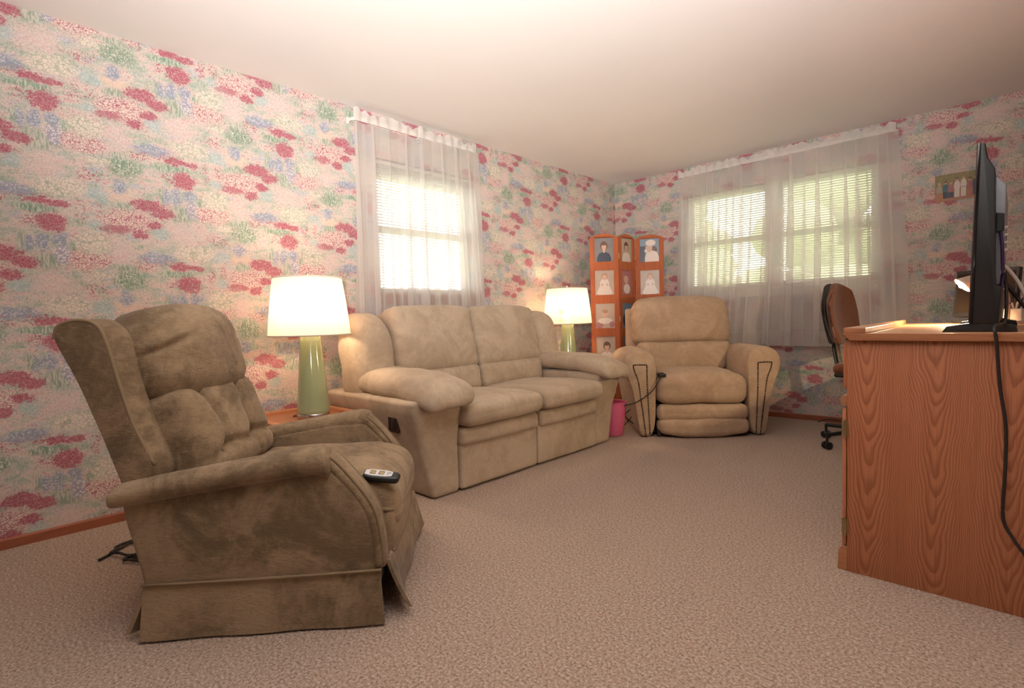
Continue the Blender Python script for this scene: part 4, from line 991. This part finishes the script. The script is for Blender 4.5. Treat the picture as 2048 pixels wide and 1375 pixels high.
# ------------------------------------------------------------------ things on the desk
ZD = .8665
def television():
    global TV
    t = TV = thing('television', 'black flat television seen edge-on at the near end of the desk', 'television', (3.14, 2.70, ZD))
    P = lambda n, bm, m, s=30, p=t: put(n, bm, m, p, s, True)
    ya, yb = 2.285, 3.13
    M_gloss = plain('glossy_screen', (.01, .008, .008), .08)
    M_bez = plain('bezel_edge', (.06, .018, .015), .2)
    bm = nb(); prism(bm, [(3.1085, .892), (3.1135, .890), (3.1305, 1.4735), (3.1245, 1.4745)], 'yz', ya, yb, .001)
    # drawn in x-z below, swept along y
    bm.free(); bm = nb(); prism(bm, [(3.110, .893), (3.118, .893), (3.134, 1.472), (3.126, 1.4735)], 'xz', ya, yb, .0015); P('bezel', bm, M_gloss)
    bm = nb(); prism(bm, [(3.1075, .896), (3.110, .896), (3.1262, 1.470), (3.1240, 1.470)], 'xz', ya + .006, yb - .006); P('screen', bm, M_bez)
    bm = nb(); prism(bm, [(3.116, .893), (3.180, .895), (3.187, 1.002), (3.184, 1.012), (3.172, 1.018), (3.168, 1.385), (3.150, 1.425), (3.146, 1.445), (3.1445, 1.470), (3.131, 1.472)], 'xz', ya + .004, yb - .004, .003); P('rear_shell', bm, M_black)
    M_grey = plain('blue_grey_metal', (.34, .36, .40), .4)
    bm = nb(); prism(bm, [(3.166, 1.02), (3.187, 1.02), (3.193, 1.345), (3.168, 1.375)], 'xz', ya + .10, yb - .22, .004); rb = P('rear_housing', bm, M_grey)
    bm = nb(); prism(bm, [(3.190, 1.195), (3.190, 1.25), (3.170, 1.255), (3.170, 1.19)], 'xz', ya + .075, ya + .12, .003); P('plug', bm, M_black, 30, rb)
    bm = nb()
    for z in (1.105, 1.13, 1.155, 1.18): lathe(bm, [(0, 0), (.005, 0), (.005, .008), (0, .008)], (0, 0, 0), 10, 0, Matrix.Translation((3.1905, ya + .14, z + .03)) @ Matrix.Rotation(radians(90), 4, 'Y'))
    P('socket_row', bm, M_cable_w, 40, rb)
    M_violet = plain('violet_cable', (.05, .02, .10), .4)
    bm = nb(); tube(bm, [(3.181, ya + .09, 1.20), (3.186, ya + .085, 1.14), (3.188, ya + .08, 1.05), (3.182, ya + .10, .99)], .005, 7, 5); P('cable', bm, M_violet, 180, rb)
    for yy in (ya + .03, yb - .12):
        bm = nb(); prism(bm, [(3.040, ZD), (3.052, ZD + .018), (3.115, ZD + .030), (3.120, ZD + .045), (3.178, ZD + .045), (3.182, ZD + .030), (3.222, ZD + .020), (3.226, ZD)], 'xz', yy - .022, yy + .022, .003); P('foot', bm, M_black)
television()
cord('black television cord hanging down the end panel of the desk', [(3.192, 2.42, 1.06), (3.198, 2.40, .98), (3.196, 2.30, .90), (3.176, 2.165, .887), (3.180, 2.150, .84), (3.189, 2.160, .707), (3.203, 2.162, .586), (3.203, 2.164, .44), (3.200, 2.164, .306), (3.222, 2.160, .249), (3.255, 2.15, .20), (3.31, 2.12, .13), (3.40, 2.08, .012)], .0048, name='television_cord', owner=TV)
cord('white cable curving away behind the television', [(3.172, 2.55, 1.097), (3.19, 2.55, 1.088), (3.207, 2.55, 1.064), (3.226, 2.55, 1.028), (3.240, 2.55, .992), (3.27, 2.56, .92), (3.31, 2.6, .873)], .0062, M_cable_w, name='aerial_cable', owner=TV)
cord('thick black lead dropping behind the television to the desk', [(3.178, 2.60, 1.06), (3.191, 2.58, 1.035), (3.206, 2.55, 1.007), (3.224, 2.55, .975), (3.241, 2.55, .946), (3.28, 2.57, .885), (3.32, 2.62, .872)], .006, name='power_lead', owner=TV)
def monitor():
    c = Vector((3.10, 3.45, 0)); a, b = Vector((2.982, 3.52, 0)), Vector((3.215, 3.385, 0)); rz = math.atan2(b.y - a.y, b.x - a.x); wd = (b - a).length
    t = thing('computer_monitor', 'black computer monitor with brown reflecting screen behind the television', 'monitor', (c.x, c.y, ZD), rz)
    R = Matrix.Rotation(radians(-7), 3, 'X')
    M_scr = plain('dark_screen', (.020, .013, .008), .35, 0, .08, 40, spec=.15)
    def rb_(n, cc, s, r, m, p=t):
        bm = nb(); vs = rbox(bm, cc, s, r, n=3, k=2)
        for v in vs: v.co = R @ (v.co - Vector((0, 0, .03))) + Vector((0, 0, .03))
        return put(n, bm, m, p, 40)
    s = rb_('housing', (0, .012, .148), (wd, .026, .235), .005, M_black)
    rb_('screen', (0, -.0015, .152), (wd - .024, .003, .195), .001, M_scr, s)
    bm = nb(); rbox(bm, (0, .03, .05), (.06, .03, .10), .008, n=2, k=2); put('stem', bm, M_black, t, 40)
    bm = nb(); rbox(bm, (-.02, .01, .008), (.17, .12, .016), .006, n=3, k=2); put('stand', bm, M_black, t, 40)
monitor()
def desk_lamp():
    t = thing('desk_lamp', 'small beige gooseneck desk lamp switched on in front of the monitor', 'lamp', (3.200, 3.190, ZD))
    bm = nb(); lathe(bm, [(0, 0), (.045, 0), (.047, .006), (.040, .016), (.012, .020), (0, .020)], n=32); put('base', bm, M_tan_pl, t, 40)
    bm = nb(); tube(bm, [(-.006, 0, .015), (-.004, 0, .07), (-.006, 0, .12), (-.022, 0, .158), (-.060, .01, .196), (-.095, .02, .214), (-.122, .027, .216)], .0075, 10, 6); put('gooseneck', bm, M_tan_pl, t, 180)
    dd = Vector((-.70, -.25, -.66)).normalized()
    A = Matrix.Translation((-.128, .03, .212)) @ dd.to_track_quat('Z', 'Y').to_matrix().to_4x4()
    bm = nb(); lathe(bm, [(.009, -.010), (.014, -.004), (.021, .010), (.031, .030), (.039, .047), (.0375, .0475), (.0295, .031), (.0195, .012), (.011, .0)], n=32, M=A); hd = put('shade', bm, M_tan_pl, t, 180)
    bm = nb(); vs = ball(bm, (0, 0, .044), .014, 1, 1, 1.1); xf(bm, vs, A)
    tb = NT('desk_bulb'); e = tb.new('ShaderNodeEmission'); tb.put(e.inputs[0], tb.mix(tb.noise(tb.obj(), 30, 1).outputs[0], (1, .74, .44), (1, .78, .5))); e.inputs[1].default_value = W_DESK * 110
    put('bulb', bm, tb.done(e.outputs[0]), hd, 180)
desk_lamp()
t = thing('pen_cup', 'cream cup of pens at the back of the desk beside the monitor', 'cup', (3.208, 3.285, ZD))
bm = nb(); rbox(bm, (0, 0, .034), (.066, .05, .068), .008, n=3, k=3); put('cup', bm, M_cup, t, 40)
for i, (dx, tilt, m, hgt) in enumerate(((-.022, .10, C_navy, .105), (-.010, -.10, C_sky, .13), (.012, .18, M_paper, .10), (.020, .28, M_blackm, .118), (.004, -.2, M_paper, .095))):
    o = thing('pen', ['dark blue pen leaning left in the cream cup', 'pale blue pen standing tallest in the cream cup', 'ivory pen in the middle of the cream cup', 'black pen leaning right in the cream cup', 'short ivory pen leaning left in the cream cup'][i], 'pen', (3.208 + dx, 3.285 + .006 * (-1) ** i, ZD + .066), 0, 'pens in the cup')
    bm = nb(); d = Vector((sin(tilt), 0, cos(tilt))); tube(bm, [d * 0, d * (hgt - .064) * .8], .0042, 8, 1); put('barrel', bm, m, o, 40)
    bm = nb(); tube(bm, [d * (hgt - .064) * .8, d * (hgt - .064)], lambda f: .0040 - .0026 * f, 8, 1); put('tip', bm, m, o, 40)

# ------------------------------------------------------------------ office chair
def office_chair():
    cx, cy = 2.50, 4.30; f = Vector((.980, -.20, 0)); rz = math.atan2(f.y, f.x) - pi / 2
    t = thing('office_chair', 'rust brown office chair with black shell and ribbed spine, left of the desk', 'office chair', (cx, cy, 0), rz)
    def bw(p, q):
        p.x *= 1 - .22 * max(0, -q.z) ** 2 - .50 * max(0, q.z) ** 2.2
        p.z -= .055 * q.x ** 2 * max(0, q.z)
        p.y += -.018 * (1 - q.z ** 2) * (q.y > 0) + .035 * q.x ** 2
        return p
    R = Matrix.Rotation(radians(8), 3, 'X')
    bm = nb(); rbox(bm, (0, -.195, .925), (.42, .062, .44), .03, bw, R, n=10, k=4); put('back_cushion', bm, M_chairfab, t, 180)
    bm = nb(); rbox(bm, (0, -.236, .925), (.415, .045, .435), .02, bw, R, n=10, k=3); sh = put('back_shell', bm, M_blackm, t, 180)
    bm = nb(); rbox(bm, (0, -.250, .86), (.06, .02, .05), .008, n=2, k=2); put('adjuster', bm, M_black, sh, 180)
    bm = nb(); pts = smoothpts([(0, -.235, .76), (0, -.232, .68), (0, -.215, .58), (0, -.195, .505)], 8); tube(bm, pts, .013, 8, 1, flat=(1.6, .8)); put('spine', bm, M_black, t, 180)
    bm = nb()
    for k, q in enumerate(smoothpts([(0, -.205, .715), (0, -.198, .64), (0, -.180, .555)], 9)): ball(bm, q, .016, 1.3, .8, .34, 1)
    put('ribbed_sleeve', bm, M_brass, t, 180)
    bm = nb(); lathe(bm, [(0, -.035), (.024, -.035), (.027, -.02), (.027, .02), (.024, .035), (0, .035)], n=14, M=Matrix.Translation((0, -.19, .50)) @ Matrix.Rotation(pi / 2, 4, 'Y')); put('knob', bm, M_black, t, 40)
    bm = nb(); box(bm, (-.03, -.19, .475), (.03, .05, .495), bev=.004); put('seat_bracket', bm, M_black, t, 40)
    bm = nb(); rbox(bm, (0, .07, .545), (.46, .44, .075), .035, lambda p, q: Vector((p.x, p.y, p.z - .02 * max(0, q.y) ** 2 + .01 * (1 - q.x ** 2) * (q.z > 0))), n=8, k=4); put('seat', bm, M_chairfab, t, 180)
    bm = nb(); rbox(bm, (0, .07, .505), (.44, .42, .03), .013, n=6, k=2); put('seat_pan', bm, M_black, t, 180)
    bm = nb(); lathe(bm, [(0, .06), (.034, .06), (.034, .26), (.022, .265), (.022, .49), (0, .49)], n=20); put('column', bm, M_black, t, 40)
    bm = nb(); tube(bm, [(.06, .0, .47), (.19, .02, .46), (.22, .02, .455)], .006, 8, 2); put('lever', bm, M_black, t, 180)
    dl = Matrix.Rotation(-rz, 3, 'Z') @ Vector((2.205 - cx, 4.42 - cy, 0)); a0 = math.atan2(dl.y, dl.x)
    for k in range(5):
        a = a0 + 2 * pi * k / 5; d = Vector((cos(a), sin(a), 0)); e = dl.length
        bm = nb(); tube(bm, [d * .02 + Vector((0, 0, .118)), d * e * .55 + Vector((0, 0, .108)), d * e + Vector((0, 0, .098))], lambda f: .026 - .008 * f, 8, 3, flat=(1, .7)); lg = put('leg', bm, M_black, t, 60)
        bm = nb(); s = Vector((-d.y, d.x, 0))
        for w in (-.017, .017):
            M_ = Matrix.Translation(d * e + s * w + Vector((0, 0, .027))) @ Matrix.Rotation(a + pi / 2, 4, 'Z') @ Matrix.Rotation(pi / 2, 4, 'Y')
            lathe(bm, [(0, -.011), (.021, -.011), (.026, -.007), (.026, .007), (.021, .011), (0, .011)], n=20, M=M_)
        tube(bm, [d * e + Vector((0, 0, .03)), d * e + Vector((0, 0, .10))], .009, 8, 1)
        put('caster', bm, M_black, lg, 40)
office_chair()

# ------------------------------------------------------------------ snapshot pinned to the back wall
bm = nb(); grp = [('green', .5, .78, .5, .22, 'r'), ('earth', .5, .14, .5, .14, 'r')]
for cx, hh, body, legs, hair in ((.09, .56, 'tan', 'earth', 'tan'), (.22, .58, 'teal', 'navy', 'hair'), (.33, .55, 'rose', 'navy', 'blond'), (.45, .66, 'white', 'white', 'hair'), (.58, .70, 'white', 'white', 'blond'), (.70, .60, 'rose', 'earth', 'hair'), (.82, .64, 'navy', 'navy', 'blond'), (.93, .62, 'rose', 'green', 'hair')):
    grp += [(legs, cx, .28, .052, .17, 'r'), (body, cx, hh - .09, .062, .14, 'b'), ('skin', cx, hh + .10, .028, .05), (hair, cx, hh + .14, .03, .03)]
picture(bm, (-.14, 0, 0), (1, 0, 0), (0, 0, 1), (0, -1, 0), .28, .195, 'green', grp, .0015)
o = put('photo_print', bm, PH, None, 0); o.location = (2.912, YB - .0022, 1.725)
tag(o, 'unframed colour snapshot of a group of people outdoors, fixed to the back wall', 'photograph')

# ------------------------------------------------------------------ outdoors beyond the wide window
M_leaf = plain('garden_leaves', (.42, .43, .25), .7, 0, .35, 14); M_lawn = plain('lawn_grass', (.20, .27, .09), .9, 0, .3, 3)
bm = nb(); box(bm, (-14, -8, -.75), (14, 22, -.65)); tag(put('lawn', bm, M_lawn, smooth=0), 'green lawn outside the windows', 'lawn', kind='structure')
def bush(label, c, r, h, seed):
    t = thing('garden_shrub', label, 'shrub', c)
    rnd = random.Random(seed); bm = nb()
    for k in range(26):
        a = rnd.uniform(0, 2 * pi); rr_ = r * sqrt(rnd.random()); z = h * rnd.uniform(.18, .95)
        vs = ball(bm, (rr_ * cos(a), rr_ * sin(a), z), r * rnd.uniform(.28, .48), 1, 1, .85, 2)
        for v in vs: v.co += mnoise.noise_vector(v.co * 5 + Vector((seed, 0, 0))) * .16
    put('foliage', bm, M_leaf, t, 180)
    bm = nb(); tube(bm, [(0, 0, 0), (.03, .02, h * .3), (0, 0, h * .6)], .05, 8, 3); put('trunk', bm, M_base, t, 180)
bush('tall leafy shrub outside the left-hand back window', (-.75, 8.0, -.65), .95, 3.9, 3)
bush('broad leafy shrub outside the right-hand back window', (.95, 12.2, -.65), 2.0, 5.8, 8)
